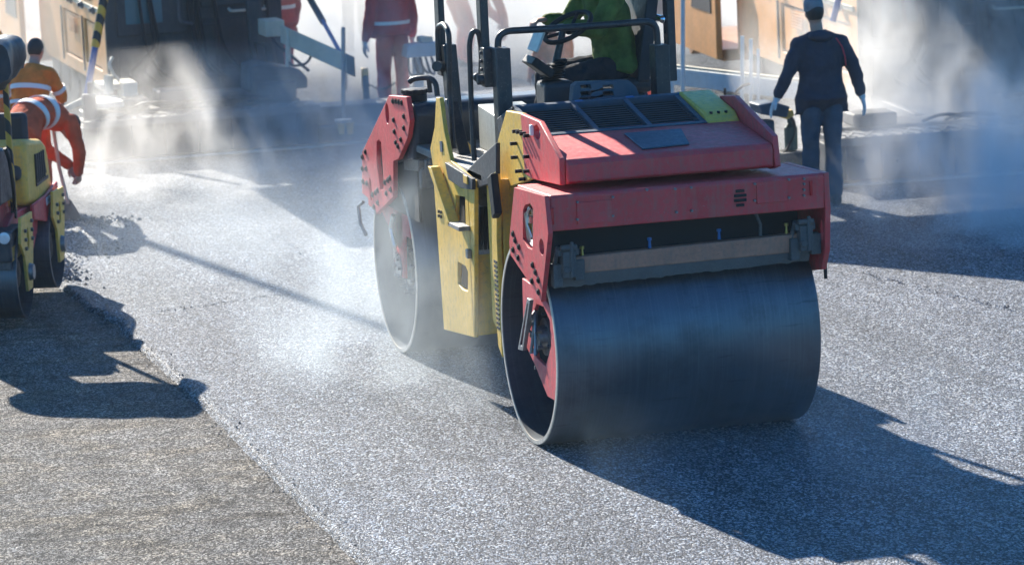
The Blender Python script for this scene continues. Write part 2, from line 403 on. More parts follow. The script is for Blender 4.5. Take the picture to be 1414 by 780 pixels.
# details on the beam face
def onbeam(px, py): p = W0.at(px, py, 'y', -.738); return p.x, p.z
for a, b in (((796, 277), (847, 306)), ((1044, 249), (1088, 278))):
    x0, z1 = onbeam(*a); x1, z0 = onbeam(*b); z1 = z0 + .135
    MB().box((x0, -.741, z0), (x1, -.728, z1)).build('cover_panel', 'red', beam, bevel=.003)
src = None
for px in [(797, 279), (797, 303), (846, 272), (846, 298), (1042, 254), (1042, 277), (1089, 248), (1089, 273), (893, 262), (932, 261), (954, 259), (934, 293), (955, 291), (1110, 247), (1110, 254), (1110, 262), (1110, 270)]:
    x, z = onbeam(*px)
    if src is None: f = MB(); bolt_y(f, -.752, -.725, 0, 0, .008); src = f.build('bolt', 'steel', beam); src.location = (x, 0, z)
    else: o = src.copy(); COL.objects.link(o); o.parent = beam; o.location = (x, 0, z)
f = MB()
for i, (a, b) in enumerate((((1016, 264.5), (1028, 264)), ((1014, 271), (1031, 270)), ((1014, 277.5), (1031, 276)), ((1017, 284), (1028, 283)))):
    x0, z = onbeam(*a); x1, _ = onbeam(*b)
    f.box((x0, -.742, z - .009), (x1, -.726, z + .009))
f.build('vent_slots', 'void', beam, bevel=.004)
for a, b in (((760, 288), (765, 310)), ((1118, 250), (1122, 270))):
    x0, z1 = onbeam(*a); x1, z0 = onbeam(*b)
    MB().box((x0, -.745, z0), (x1, -.73, z1)).build('reflector', 'reflector', beam, bevel=.002)

# scraper under the beam
def sc(px, py, y=-.60): p = W0.at(px, py, 'y', y); return p
a, b, c, d = sc(790, 354), sc(1106, 321), sc(1106, 347), sc(790, 378)
f = MB(); f.add([(a.x, -.64, a.z), (b.x, -.64, b.z), (c.x, -.62, c.z), (d.x, -.62, d.z), (a.x, -.56, a.z), (b.x, -.56, b.z), (c.x, -.56, c.z), (d.x, -.56, d.z)], [(0, 1, 2, 3), (4, 7, 6, 5), (0, 4, 5, 1), (1, 5, 6, 2), (2, 6, 7, 3), (3, 7, 4, 0)])
f.build('scraper_bar', 'rustbar', rol, bevel=.008)
n = 60; vs = []; rr = random.Random(3)
top0, top1, bo0, bo1 = sc(766, 380), sc(1118, 346), sc(766, 399), sc(1118, 361)
for i in range(n + 1):
    t = i / n; x = top0.x + (top1.x - top0.x) * t; zt = top0.z + (top1.z - top0.z) * t; zb = bo0.z + (bo1.z - bo0.z) * t + rr.uniform(-.006, .006)
    vs += [(x, -.615, zt), (x, -.58, zb), (x, -.59, zt), (x, -.555, zb)]
fs = []
for i in range(n):
    o = i * 4; p = o + 4; fs += [(o, o + 1, p + 1, p), (o + 2, p + 2, p + 3, o + 3), (o, p, p + 2, o + 2), (o + 1, o + 3, p + 3, p + 1)]
fs += [(0, 2, 3, 1), (n * 4, n * 4 + 1, n * 4 + 3, n * 4 + 2)]
MB().add(vs, fs).build('scraper_blade', 'rubber', rol)
for x0, z0 in ((sc(782, 358).x, sc(782, 358).z), (sc(1108, 322).x, sc(1108, 322).z)):
    f = MB()
    f.box((x0 - .05, -.70, z0 - .10), (x0 + .035, -.60, z0 + .06)); f.box((x0 - .075, -.68, z0 + .03), (x0 + .06, -.62, z0 + .075))
    f.cyl((x0 - .06, -.69, z0 + .085), (x0 + .045, -.69, z0 + .085), .018); f.box((x0 + .035, -.66, z0 - .13), (x0 + .10, -.58, z0 + .0))
    f.cyl((x0 - .03, -.72, z0 - .05), (x0 - .03, -.60, z0 - .05), .022); f.cyl((x0 + .01, -.70, z0 + .12), (x0 + .0, -.70, z0 - .1), .012)
    f.cyl((x0 - .06, -.64, z0 + .09), (x0 - .085, -.62, z0 - .04), .014); f.box((x0 - .10, -.66, z0 - .16), (x0 - .04, -.58, z0 - .02))
    f.build('scraper_bracket', 'grime', rol, bevel=.006)
f = MB().tube([(sc(1043, 294).x, -.60, sc(1043, 294).z), (sc(1050, 310).x, -.60, sc(1050, 310).z), (sc(1050, 326).x, -.60, sc(1050, 326).z)], .011, 8).build('scraper_hose', 'grime', rol)
for px in ((897, 338), (993, 326), (804, 350), (1086, 318)):
    p = sc(*px); nz = MB(); nz.cyl((p.x, -.60, p.z - .02), (p.x, -.60, p.z + .03), .011, .007, 10); nz.cyl((p.x, -.60, p.z + .028), (p.x, -.60, p.z + .045), .014, n=10)
    o = nz.build('spray_nozzle', 'bluebit' if px[0] < 1000 and px[0] > 850 else 'brass', rol)
MB().box((.06, -.44, 1.155), (1.66, -.41, 1.60)).build('beam_shade_sheet', 'void', rol)  # near-black sheet standing in for shade below the beam, hides the sunlit drum
f = MB(); p = W0.at(1131, 362, 'y', -.5)
f.tube([(1.752, -.56, 1.10), (1.79, -.56, 1.09), (1.79, -.56, .98)], .012, 8, .02); f.build('scraper_arm', 'dark', rol)

# front hood: red bumper cap, side cheeks, grille, yellow corner
X0, X1 = .10, 1.48
hd = MB(); prof = [(-.55, 1.705), (-.60, 1.72), (-.60, 1.83), (-.575, 1.862), (.02, 1.940), (.25, 1.940), (.25, 1.72)]
hd.prism(prof, 'x', X0 + .025, X1 - .02); hood = hd.build('hood', 'red', rol, bevel=.014, seg=3)
chk = W0.yz([(721, 157), (747, 168), (775, 219), (776, 256), (737, 247), (727, 240)], .10)
cy = [(.62, 2.02), (.30, 2.055), (.0, 2.055), (-.13, 2.052), (-.56, 1.875), (-.555, 1.700), (.10, 1.672), (.25, 1.675)]
MB().prism(chk, 'x', X0 - .012, X0 + .024, [oval(*W0.yz([(744, 183)], .10)[0], .07, .045)]).build('hood_cheek', 'red', rol, bevel=.006)
chr_ = [(.42, 2.06), (.14, 2.085), (.04, 2.06), (-.58, 1.905), (-.62, 1.72), (-.50, 1.69), (.42, 1.68)]
MB().prism([(y, z) for y, z in chr_], 'x', X1 - .018, X1 + .02).build('hood_cheek', 'red', rol, bevel=.006)
yl = W0.yz([(700, 153), (722, 157), (728, 241), (737, 247), (706, 258), (704, 276), (690, 290), (682, 300), (688, 195)], .10)
yc_ = MB(); yc_.prism([(y, z) for y, z in yl], 'x', X0 - .006, X0 + .03)
yc_.build('hood_side_panel', 'yellow', rol, bevel=.006)
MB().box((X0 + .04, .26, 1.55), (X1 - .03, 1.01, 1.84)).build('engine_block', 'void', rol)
# bolts that throw long shadows over the cheek
bolt_objs([W0.yz([px], .10)[0] for px in [(718, 181), (723, 182), (728, 184), (733, 187), (715, 198), (716, 217), (733, 216), (722, 236), (733, 236), (727, 247)]], X0 - .05, X0 - .008, .013, 'dark', rol, 'cheek_stud', False)
y, z = W0.yz([(740, 180)], .10)[0]
MB().box((X0 - .035, y - .0, z - .035), (X0 - .012, y + .04, z + .035)).build('marker_lamp', 'white', rol, bevel=.008)
# grille: sloping slats
g0, g1 = Vector((0, .02, 1.935)), Vector((0, .62, 2.065))
dirg = (g1 - g0); nrm = Vector((0, -dirg.z, dirg.y)).normalized()
gx0, gx1 = X0 + .03, 1.24
f = MB()
for (t0, t1) in ((0, .06), (.94, 1.0)):
    a_, b_ = g0 + dirg * t0, g0 + dirg * t1
    f.add([(x, *(p + nrm * h)[1:]) for x in (gx0, gx1) for p in (a_, b_) for h in (-.03, .012)], [(0, 1, 3, 2), (4, 6, 7, 5), (0, 4, 5, 1), (2, 3, 7, 6), (0, 2, 6, 4), (1, 5, 7, 3)])
for x in (gx0, gx0 + .38, gx0 + .73, gx1 - .03):
    f.add([(xx, *(p + nrm * h)[1:]) for xx in (x, x + .03) for p in (g0, g1) for h in (-.03, .010)], [(0, 1, 3, 2), (4, 6, 7, 5), (0, 4, 5, 1), (2, 3, 7, 6), (0, 2, 6, 4), (1, 5, 7, 3)])
for k in range(13):
    t = .07 + .067 * k; a_ = g0 + dirg * t; b_ = g0 + dirg * (t + .056)
    f.add([(xx, *(p + nrm * h)[1:]) for xx in (gx0, gx1) for p, hh in ((a_, .004), (b_, -.008)) for h in (hh - .006, hh)], [(0, 1, 3, 2), (4, 6, 7, 5), (0, 4, 5, 1), (2, 3, 7, 6), (0, 2, 6, 4), (1, 5, 7, 3)])
f.build('grille', 'bluegrey', rol)
f = MB(); f.add([(x, *(p + nrm * h)[1:]) for x in (gx0, gx1) for p in (g0, g1) for h in (-.06, -.04)], [(0, 1, 3, 2), (4, 6, 7, 5), (0, 4, 5, 1), (2, 3, 7, 6), (0, 2, 6, 4), (1, 5, 7, 3)]); f.build('grille_back', 'void', rol)
MB().prism([(.622, 2.068), (.622, 1.85), (1.02, 1.85), (1.02, 1.95), (.70, 2.05)], 'x', X0 + .03, X1 - .05).build('hood_top', 'plastic', rol, bevel=.01)
MB().prism([(.02, 1.945), (.10, 2.0), (.58, 2.085), (.70, 2.07), (1.0, 1.95), (1.0, 1.7), (.02, 1.7)], 'x', gx1 + .004, X1 - .022).build('corner_panel', 'yellow', rol, bevel=.012)
f = MB()
for k in range(3): MB().cyl((1.29 + .05 * k, .09, 1.98), (1.29 + .05 * k, .09, 2.003), .01).build('corner_stud', 'dark', rol)
# black plate on the red cap
p0 = W0.at(868, 190, 'y', -.25); t_ = lambda y: 1.862 + (y + .575) * (1.940 - 1.862) / .595
q = [(W0.at(866, 190, 'y', -.16).x, -.10), (W0.at(945, 184, 'y', -.16).x, -.10), (W0.at(951, 204, 'y', -.45).x, -.47), (W0.at(884, 212, 'y', -.45).x, -.50)]
f = MB(); f.add([(x, y, t_(y) + .002) for x, y in q] + [(x, y, t_(y) + .012) for x, y in q], [(3, 2, 1, 0), (4, 5, 6, 7), (0, 1, 5, 4), (1, 2, 6, 5), (2, 3, 7, 6), (3, 0, 4, 7)])
f.build('cap_plate', 'bluegrey', hood, bevel=.004)

# yellow fairing behind the front drum with louvres
fy = [(.655, .44), (.74, .50), (.80, 1.02), (.76, 1.36), (.70, 1.62), (.62, 1.66), (.60, 1.5), (.655, 1.2)]
MB().prism(fy, 'x', -.005, .03).build('rear_fairing', 'yellow', rol, bevel=.006)
MB().prism([(.66, .46), (1.02, .62), (1.02, 1.55), (.66, 1.60)], 'x', .04, 1.66).build('fairing_body', 'yellow', rol, bevel=.01)
f = MB()
for k in range(15):
    z = .62 + k * .031; f.box((-.009, .665, z), (-.002, .74, z + .017))
f.build('louvres', 'void', rol)
MB().prism([(.56, 1.66), (.50, 1.40), (.58, 1.36), (.66, 1.62)], 'x', -.05, .0).build('rubber_strip', 'dark', rol, bevel=.01)

# middle body: yellow side with a lower box and openings
x_ = -.02
side = W0.yz([(602, 135), (607, 135), (613, 180), (622, 222), (655, 250), (655, 466), (613, 455), (597, 225), (594, 205), (600, 175)], x_)
hol1 = W0.yz([(629, 270), (642, 272), (643, 312), (629, 305)], x_)
hol2 = W0.yz([(632, 362), (643, 368), (646, 375), (646, 402), (639, 400), (632, 392)], x_)
MB().prism(side, 'x', x_, x_ + .03, [hol1, hol2]).build('side_panel', 'yellow', rol, bevel=.005)
yf, yb = W0.yz([(655, 466)], x_)[0][0], W0.yz([(613, 455)], x_)[0][0]
zt = 1.53
f = MB()
# camera-facing wall with a cavity
cav = [(.03, 1.02), (.03, 1.50), (.22, 1.50), (.22, 1.02)]
f.prism([(x_ + .03, .48), (x_ + .03, zt), (1.6, zt), (1.6, .55)], 'y', yf, yf + .02, [cav])
f.build('front_wall', 'yellow', rol, bevel=.004)
MB().prism([(x_, 1.0), (x_, 1.53), (.03, 1.53), (.03, 1.0)], 'y', yf - .02, yf - .002).build('cavity_trim', 'amber', rol, bevel=.003)
f = MB(); f.box((x_ + .04, yf + .03, .50), (1.6, yb - .02, .53)); f.box((x_ + .3, yf + .05, .6), (1.6, yb + .3, 1.5)); f.build('chassis_box', 'black', rol, bevel=.01)
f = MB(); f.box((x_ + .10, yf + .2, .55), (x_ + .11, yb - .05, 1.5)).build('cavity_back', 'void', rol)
MB().lathe([(0, .02), (0, .075), (.12, .08), (.12, .02)], (.125, yf + .10, 1.40), 'y', 24).build('air_filter', 'steel', rol)
f = MB(); rr = random.Random(5)
for k in range(6): f.tube([(.05 + .03 * k, yf + .10, 1.04), (.07 + .02 * k, yf + .07, 1.16 + .03 * rr.random()), (.10 + .02 * k, yf + .12, 1.32)], .013, 8)
f.build('cavity_hoses', 'dark', rol)
MB().prism([(yf + .02, .49), (yf + .02, 1.0), (yf - .002, 1.0), (yf - .002, .49)], 'x', x_ + .0, .25).build('lower_edge', 'yellow', rol, bevel=.004)
dg = W0.yz([(600, 229), (604, 230), (631, 308), (628, 312)], -.05)
MB().prism(dg, 'x', -.10, -.03).build('step_guard', 'yellow', rol, bevel=.005)
y, z = W0.yz([(636, 309)], -.05)[0]; MB().box((-.10, y - .14, z - .03), (-.02, y + .16, z + .0)).build('foot_step', 'grate', rol, bevel=.005)
f = MB()
for px in ((607, 292), (610, 293), (607, 298), (610, 299)):
    y, z = W0.yz([px], x_)[0]; f = MB(); bolt_x(f, x_ - .012, x_ + .002, y, z, .012); f.build('bolt', 'dark', rol)
y, z = W0.yz([(650, 350)], x_)[0]; MB().box((x_ - .03, y - .03, z - .03), (x_, y + .03, z + .03)).build('catch', 'steel', rol, bevel=.004)
MB().prism(W0.yz([(608, 195), (611, 195), (612, 210), (609, 210)], x_), 'x', x_ - .006, x_ - .001).build('side_decal', 'bluegrey', rol)

# platform
MB().box((.0, .98, 1.545), (1.66, 2.75, 1.60)).build('platform_deck', 'grate', rol, bevel=.01)
MB().prism(W0.yz([(617, 224), (627, 230), (655, 247), (655, 262), (640, 260), (622, 248)], -.03), 'x', -.045, -.02).build('deck_skirt', 'plastic', rol, bevel=.004)
y, z = W0.yz([(647, 247)], -.03)[0]; MB().box((-.055, y - .05, z - .03), (-.045, y + .05, z + .025)).build('deck_marker', 'amber', rol, bevel=.003)
# fender triangle in front of the platform
MB().prism(W0.yz([(633, 251), (662, 221), (689, 197), (689, 240), (684, 252), (656, 262), (642, 260)], .02), 'x', .0, .03).build('platform_gusset', 'plastic', rol, bevel=.006)
MB().box((.14, 1.0, 1.55), (1.62, 1.03, 1.86)).build('cab_bulkhead', 'plastic', rol, bevel=.01)
# grey locker and lower trims on deck
lk = MB().prism([(1.75, 1.60), (1.75, 1.86), (2.30, 1.90), (2.30, 1.60)], 'x', .34, .66).build('tool_locker', 'greybox', rol, bevel=.012)
MB().box((.32, 1.72, 1.80), (.345, 1.78, 1.86)).build('latch', 'dark', lk, bevel=.003)
MB().lathe([(0, .045), (.05, .045), (.07, .03), (.085, .008)], (.18, 2.1, 1.60), 'z', 20).build('filler_cap', 'yellow', rol)
MB().prism([(2.0, 1.60), (2.3, 1.95), (2.34, 1.95), (2.34, 1.60)], 'x', .12, .20).build('post_gusset', 'black', rol, bevel=.005)

# ROPS posts, handrails
def post(x, y, z0, z1, wx=.035, wy=.05, name='rollover_post', extra=None, dx=0, dy=0):
    f = MB(); vs = []
    for z, ox, oy in ((z0, 0, 0), (z1, dx, dy)):
        vs += [(x - wx + ox, y - wy + oy, z), (x + wx + ox, y - wy + oy, z), (x + wx + ox, y + wy + oy, z), (x - wx + ox, y + wy + oy, z)]
    f.add(vs, [(3, 2, 1, 0), (4, 5, 6, 7), (0, 1, 5, 4), (1, 2, 6, 5), (2, 3, 7, 6), (3, 0, 4, 7)])
    if extra: extra(f)
    return f.build(name, 'black', rol, bevel=.007)
def ex1(f):
    f.box((.10, 1.16, 2.14), (.17, 1.26, 2.40)); f.cyl((.06, 1.21, 2.19), (.2, 1.21, 2.19), .035)
    for k in range(4): bolt_x(f, .085, .10, 1.21, 2.20 + .055 * k, .014)
post(.135, 1.28, 2.20, 3.45, .028, .05, extra=ex1)
post(.20, 1.10, 1.55, 2.40, .05, .06, 'post_socket')
post(.14, 2.45, 2.10, 3.45, .022, .06)
post(.19, 2.32, 1.60, 2.32, .045, .06, 'post_socket', dx=-.02, dy=.05)
post(1.50, 1.55, 2.05, 3.45, .028, .05, extra=lambda f: [bolt_x(f, 1.46, 1.474, 1.55, 2.1 + .07 * k, .013) for k in range(5)])
post(1.36, 1.35, 1.55, 2.32, .05, .07, 'post_socket', dx=.0)
post(1.52, 2.45, 2.0, 3.45, .022, .06)
post(1.52, 2.40, 1.60, 2.2, .045, .06, 'post_socket')
MB().prism([(.90, 3.45), (.80, 3.50), (1.0, 3.58), (3.4, 3.58), (3.6, 3.50), (3.5, 3.45)], 'x', .10, 1.66).build('roof', 'black', rol, bevel=.03)
def P_(px, py, ax, v): return W0.at(px, py, ax, v)
y0 = 1.22
f = MB().tube([P_(688, 80, 'y', y0), P_(687, 44, 'y', y0), P_(760, 40, 'y', y0), P_(835, 35, 'y', y0), P_(906, 29, 'y', y0), P_(908, 62, 'y', y0)], .023, 12, .09).build('front_rail', 'black', rol)
f = MB().tube([P_(606, 98, 'x', .10), P_(604, 38, 'x', .10), P_(613, 33, 'x', .10), P_(620, 45, 'x', .10), P_(621, 130, 'x', .10), P_(627, 206, 'x', .08)], .019, 10, .05)
f.cyl(P_(603, 92, 'x', .05), P_(613, 92, 'x', .15), .035); f.build('grab_rail', 'black', rol)
f = MB().tube([P_(655, 222, 'x', .04), P_(651, 150, 'x', .04), P_(648, 60, 'x', .04), P_(652, 43, 'x', .06), P_(661, 44, 'x', .10), P_(665, 72, 'x', .12), P_(664, 104, 'x', .12)], .018, 10, .04)
f.sphere(P_(659, 107, 'x', .1), .03); f.build('grab_rail', 'black', rol)
f = MB().cyl(P_(887, 19, 'y', 1.75), P_(916, 27, 'y', 1.55), .022, .022); f.sphere(P_(916, 27, 'y', 1.55), .03); f.build('gas_strut', 'chrome', rol)

# steering column, console, seat, blue-grey shroud
cn = MB(); b0 = P_(770, 150, 'y', 1.45)
cn.prism([(b0.x - .12, 1.60), (b0.x - .115, 2.12), (b0.x + .10, 2.12), (b0.x + .14, 1.60)], 'y', 1.33, 1.56)
cons = cn.build('steering_console', 'plastic', rol, bevel=.03, seg=3)
f = MB()
for k in range(7):
    t = k / 6; cx = b0.x - .04 + .07 * t; cz = 2.12 + .13 * t
    f.lathe([(-.012, .04 - .0 * k), (0, .088 - .006 * k), (.012, .04)], (cx, 1.45, cz), 'z', 24)
f.build('rubber_bellows', 'dark', rol)
col0, col1 = Vector((b0.x - .03, 1.45, 2.12)), P_(778, 40, 'y', 1.45)
f = MB().cyl(col0, col1, .028, .022); f.build('steering_column', 'black', rol)
# steering wheel: torus tilted
def torus(mb, c, nrm, R0, r0, n=40, m=10):
    nrm = Vector(nrm).normalized(); a = nrm.orthogonal().normalized(); b = nrm.cross(a); rs = []
    for i in range(n):
        t = 2 * PI * i / n; d = a * math.cos(t) + b * math.sin(t)
        rs.append([Vector(c) + d * (R0 + r0 * math.cos(2 * PI * k / m)) + nrm * r0 * math.sin(2 * PI * k / m) for k in range(m)])
    mb.rings(rs, close=True); return a, b
f = MB(); wc = P_(784, 38, 'y', 1.45); wn = Vector((-.55, -.25, 1)).normalized()
a_, b_ = torus(f, wc, wn, .17, .017)
for k in range(3):
    t = 2 * PI * k / 3; f.cyl(wc - wn * .03, wc + (a_ * math.cos(t) + b_ * math.sin(t)) * .17, .012)
f.sphere(wc - wn * .02, .035); f.build('steering_wheel', 'dark', rol)
p = P_(744, 92, 'y', 1.42)
f = MB().box((p.x - .085, 1.30, p.z - .03), (p.x + .085, 1.55, p.z + .03), Matrix.Rotation(R(38), 3, 'Y')); disp = f.build('display_pod', 'dark', rol, bevel=.01)
f = MB().box((p.x - .02, 1.30, p.z + .10), (p.x - .005, 1.52, p.z + .24), Matrix.Rotation(R(25), 3, 'Y')); f.build('display_shade', 'greybox', rol, bevel=.003)
f = MB().tube([(p.x + .05, 1.42, p.z - .04), (p.x + .12, 1.44, p.z - .06), (b0.x, 1.45, 2.15)], .016, 8).build('pod_arm', 'black', rol)
# seat (turned to the left), backrest on the right
f = MB().box((.93, 1.62, 1.97), (1.40, 2.12, 2.07)); seat = f.build('seat', 'plastic', rol, bevel=.04, seg=4)
f = MB().prism([(1.28, 2.02), (1.37, 2.02), (1.46, 2.62), (1.38, 2.64)], 'y', 1.62, 2.12).build('backrest', 'plastic', rol, bevel=.035, seg=4)
MB().prism([(.98, 1.60), (1.04, 1.97), (1.36, 1.97), (1.40, 1.60)], 'y', 1.68, 2.06).build('seat_base', 'black', rol, bevel=.02)
sh = W0.xz([(789, 150), (792, 119), (798, 114), (868, 111), (878, 120), (886, 140)], 1.06)
o1 = [W0.xz([(a, b), (a + w, b - 1), (a + w + 2, b + 5), (a + 2, b + 6)], 1.06) for w in (14,) for a in (801, 832) for b in (118, 127, 136)]
MB().prism(sh, 'y', 1.06, 1.14, o1).build('seat_shroud', 'bluegrey', rol, bevel=.006)
MB().box((sh[0][0] + .05, 1.16, 1.9), (sh[-1][0] - .05, 1.18, 2.08)).build('shroud_back', 'void', rol)
f = MB()
for px in ((799, 149), (869, 142), (941, 136)):
    p = P_(*px, 'y', .62); MB().box((p.x - .028, .59, 2.055), (p.x + .028, .63, 2.078)).build('clip', 'bluebit', rol, bevel=.005)

# rear module: plate, tank, bracket, handle
XR = -.06
rpl = W0.yz([(537, 132), (561, 134), (566, 167), (563, 190), (550, 220), (543, 223), (543, 272), (519, 296), (516, 280), (500, 267), (500, 210)], XR)
rh = [W0.yz([(520, 196), (523, 193), (526, 197), (530, 255), (529, 262), (525, 262), (520, 225)], XR),
      oval(*W0.yz([(534.5, 157)], XR)[0], .055, .075, rot=0), oval(*W0.yz([(511.5, 262)], XR)[0], .04, .085)]
rpl_ = MB().prism(rpl, 'x', XR, XR + .035, rh).build('side_plate', 'red', rol, bevel=.006)
bolt_objs([W0.yz([px], XR)[0] for px in [(543, 140), (547, 140), (551, 141), (555, 142), (558, 161), (558, 177), (544, 166), (545, 182), (547, 197), (550, 202), (554, 193), (505, 210), (501, 217), (501, 233), (506, 233), (502, 251), (507, 253), (532, 252), (536, 249), (539, 246), (540, 262), (534, 267), (515, 269), (519, 266), (522, 263), (522, 280), (517, 286)]], XR - .014, XR + .002, .014, 'dark', rpl_)
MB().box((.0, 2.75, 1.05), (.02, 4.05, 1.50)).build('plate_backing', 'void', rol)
# lower inner fork on rear drum
fk = W0.yz([(526, 290), (549, 266), (563, 285), (566, 330), (560, 326), (552, 345), (546, 335)], .03)
MB().prism(fk, 'x', .03, .05).build('drum_bracket', 'redin', rol, bevel=.005)
fy2 = [(D2 - .12, .55), (D2 + .12, .55), (D2 + .2, .95), (D2 - .18, 1.1)]
MB().prism(fy2, 'x', .03, .06).build('drum_bracket', 'redin', rol, bevel=.005)
mo = MB(); mo.lathe([(.02, .03), (.02, .09), (.10, .10), (.10, .14), (.30, .15), (.30, .03)], (0, D2, .62), n=24)
for k in range(6): bolt_x(mo, .0, .03, D2 + .07 * math.cos(k * PI / 3), .62 + .07 * math.sin(k * PI / 3), .014)
mo.build('drum_motor', 'steel', rol)
MB().tube([(.0, D2 - .02, 1.0), (-.01, D2 + .04, .9), (.0, D2 - .01, .78), (.02, D2 + .03, .68)], .018, 8).build('motor_hose', 'bright', rol)
tk = [(2.70, 1.62), (2.69, 1.83), (2.76, 1.885), (3.12, 1.87), (3.95, 1.42), (4.05, 1.15), (3.2, 1.42), (2.80, 1.48)]
MB().prism(tk, 'x', -.015, 1.70).build('water_tank', 'tank', rol, bevel=.03, seg=3)
MB().prism([(y, z) for y, z in [(2.66, 1.42), (2.66, 1.50), (3.1, 1.46), (3.1, 1.38)]], 'x', -.01, 1.7).build('tank_cradle', 'black', rol, bevel=.01)
f = MB().box((.03, 2.60, 1.40), (.12, 2.66, 1.50)); f.cyl((.075, 2.58, 1.49), (.075, 2.66, 1.49), .03); f.build('cradle_bracket', 'grime', rol, bevel=.006)
MB().prism([(2.64, 1.30), (2.70, 1.30), (2.70, 1.44), (2.62, 1.44)], 'x', .0, 1.7).build('rear_scraper', 'grime', rol, bevel=.006)
cp = P_(565, 124, 'x', .02); f = MB(); f.lathe([(0, .085), (.05, .085), (.052, .078), (.056, .094), (.082, .094), (.088, .06)], (.06, 2.95, 1.88), 'z', 28)
for k in range(10): a = 2 * PI * k / 10; f.box((.06 + .085 * math.cos(a) - .012, 2.95 + .085 * math.sin(a) - .012, 1.94), (.06 + .085 * math.cos(a) + .012, 2.95 + .085 * math.sin(a) + .012, 1.965))
f.build('tank_cap', 'dark', rol)
f = MB().tube([P_(566, 113, 'y', 2.95), P_(570, 109, 'y', 2.92), P_(592, 107, 'y', 2.85), P_(602, 114, 'y', 2.8), P_(604, 133, 'y', 2.78)], .02, 10, .05); f.cyl(P_(592, 109, 'y', 2.85), P_(594, 128, 'y', 2.85), .017)
f.build('tank_handle', 'black', rol)
MB().tube([(-.07, 4.18, 1.02), (-.09, 4.26, .98), (-.09, 4.22, .86), (-.07, 4.14, .78)], .014, 8).build('scraper_arm', 'steel', rol)
MB().box((-.02, 3.9, .98), (1.72, 4.24, 1.30)).build('rear_beam', 'red', rol, bevel=.012)
rp2 = [(2.7, 1.88), (3.2, 1.86), (4.2, 1.4), (4.2, 1.07), (3.85, 1.0), (3.2, 1.2), (3.1, 1.45), (2.65, 1.7)]
MB().prism(rp2, 'x', 1.738, 1.775).build('side_plate', 'red', rol, bevel=.006)
MB().prism([(yf, .55), (yf, 1.53), (2.6, 1.53), (2.3, .55)], 'x', 1.66, 1.69).build('side_panel', 'yellow', rol, bevel=.006)

# ------------------------------------------------------------------ people
def perp(d):
    d = Vector(d).normalized(); a = d.orthogonal().normalized(); return a, d.cross(a)
def limb(mb, p, q, r0, r1, n=14):
    p, q = Vector(p), Vector(q); d = (q - p).normalized(); a, b = perp(d); rs = []
    def rg(c, r): return [c + (a * math.cos(2 * PI * k / n) + b * math.sin(2 * PI * k / n)) * r for k in range(n)]
    for t in (75, 50, 25): rs.append(rg(p - d * r0 * math.sin(R(t)), r0 * math.cos(R(t))))
    for k in range(5):
        t = k / 4; rs.append(rg(p.lerp(q, t), r0 + (r1 - r0) * t + .06 * r0 * math.sin(PI * t)))
    for t in (25, 50, 75): rs.append(rg(q + d * r1 * math.sin(R(t)), r1 * math.cos(R(t))))
    mb.rings(rs)
def torso_rings(J, grow=0., prof=None, n=28):
    pts = [Vector(J[k]) for k in ('pelvis', 'waist', 'chest', 'neck')]
    lat0 = (Vector(J['hipR']) - Vector(J['hipL'])).normalized(); lat1 = (Vector(J['shR']) - Vector(J['shL'])).normalized()
    prof = prof or [(-.25, .13, .11), (0, .165, .12), (.5, .165, .118), (1, .145, .105), (1.5, .165, .118), (2, .185, .125), (2.5, .165, .10), (2.75, .10, .075), (3, .062, .062)]
    rs = []
    for t, w, dp in prof:
        tt = max(0, min(2.999, t)); i = int(tt); f = tt - i
        # smooth spine
        def sp(u):
            u = max(0, min(3, u)); i = min(2, int(u)); f = u - i
            a, b = pts[i], pts[i + 1]; p0 = pts[max(0, i - 1)]; p3 = pts[min(3, i + 2)]
            return .5 * ((2 * a) + (b - p0) * f + (2 * p0 - 5 * a + 4 * b - p3) * f * f + (3 * a - p0 - 3 * b + p3) * f ** 3)
        c = sp(t) if t >= 0 else pts[0] + (pts[0] - pts[1]) * (-t)
        d = (sp(min(3, t + .1)) - sp(max(0, t - .1))).normalized()
        lat = lat0.lerp(lat1, max(0, min(1, t / 2))).normalized(); lat = (lat - d * lat.dot(d)).normalized(); dep = d.cross(lat)
        rs.append((c, lat, dep, d, w + grow, dp + grow))
    return rs
def ell(c, lat, dep, d, w, dp, n=28):
    return [c + lat * math.cos(2 * PI * k / n) * w + dep * math.sin(2 * PI * k / n) * dp for k in range(n)]
def remesh(o, vox, smooth=4, disp=0., size=.10):
    m = o.modifiers.new('remesh', 'REMESH'); m.mode = 'VOXEL'; m.voxel_size = vox; m.use_smooth_shade = True
    s = o.modifiers.new('smooth', 'SMOOTH'); s.factor = .5; s.iterations = smooth
    if disp:
        tx = bpy.data.textures.get('folds_%g' % size) or bpy.data.textures.new('folds_%g' % size, 'CLOUDS'); tx.noise_scale = size; tx.noise_depth = 2
        d = o.modifiers.new('folds', 'DISPLACE'); d.texture = tx; d.strength = disp; d.mid_level = .5; d.texture_coords = 'LOCAL'
    return o
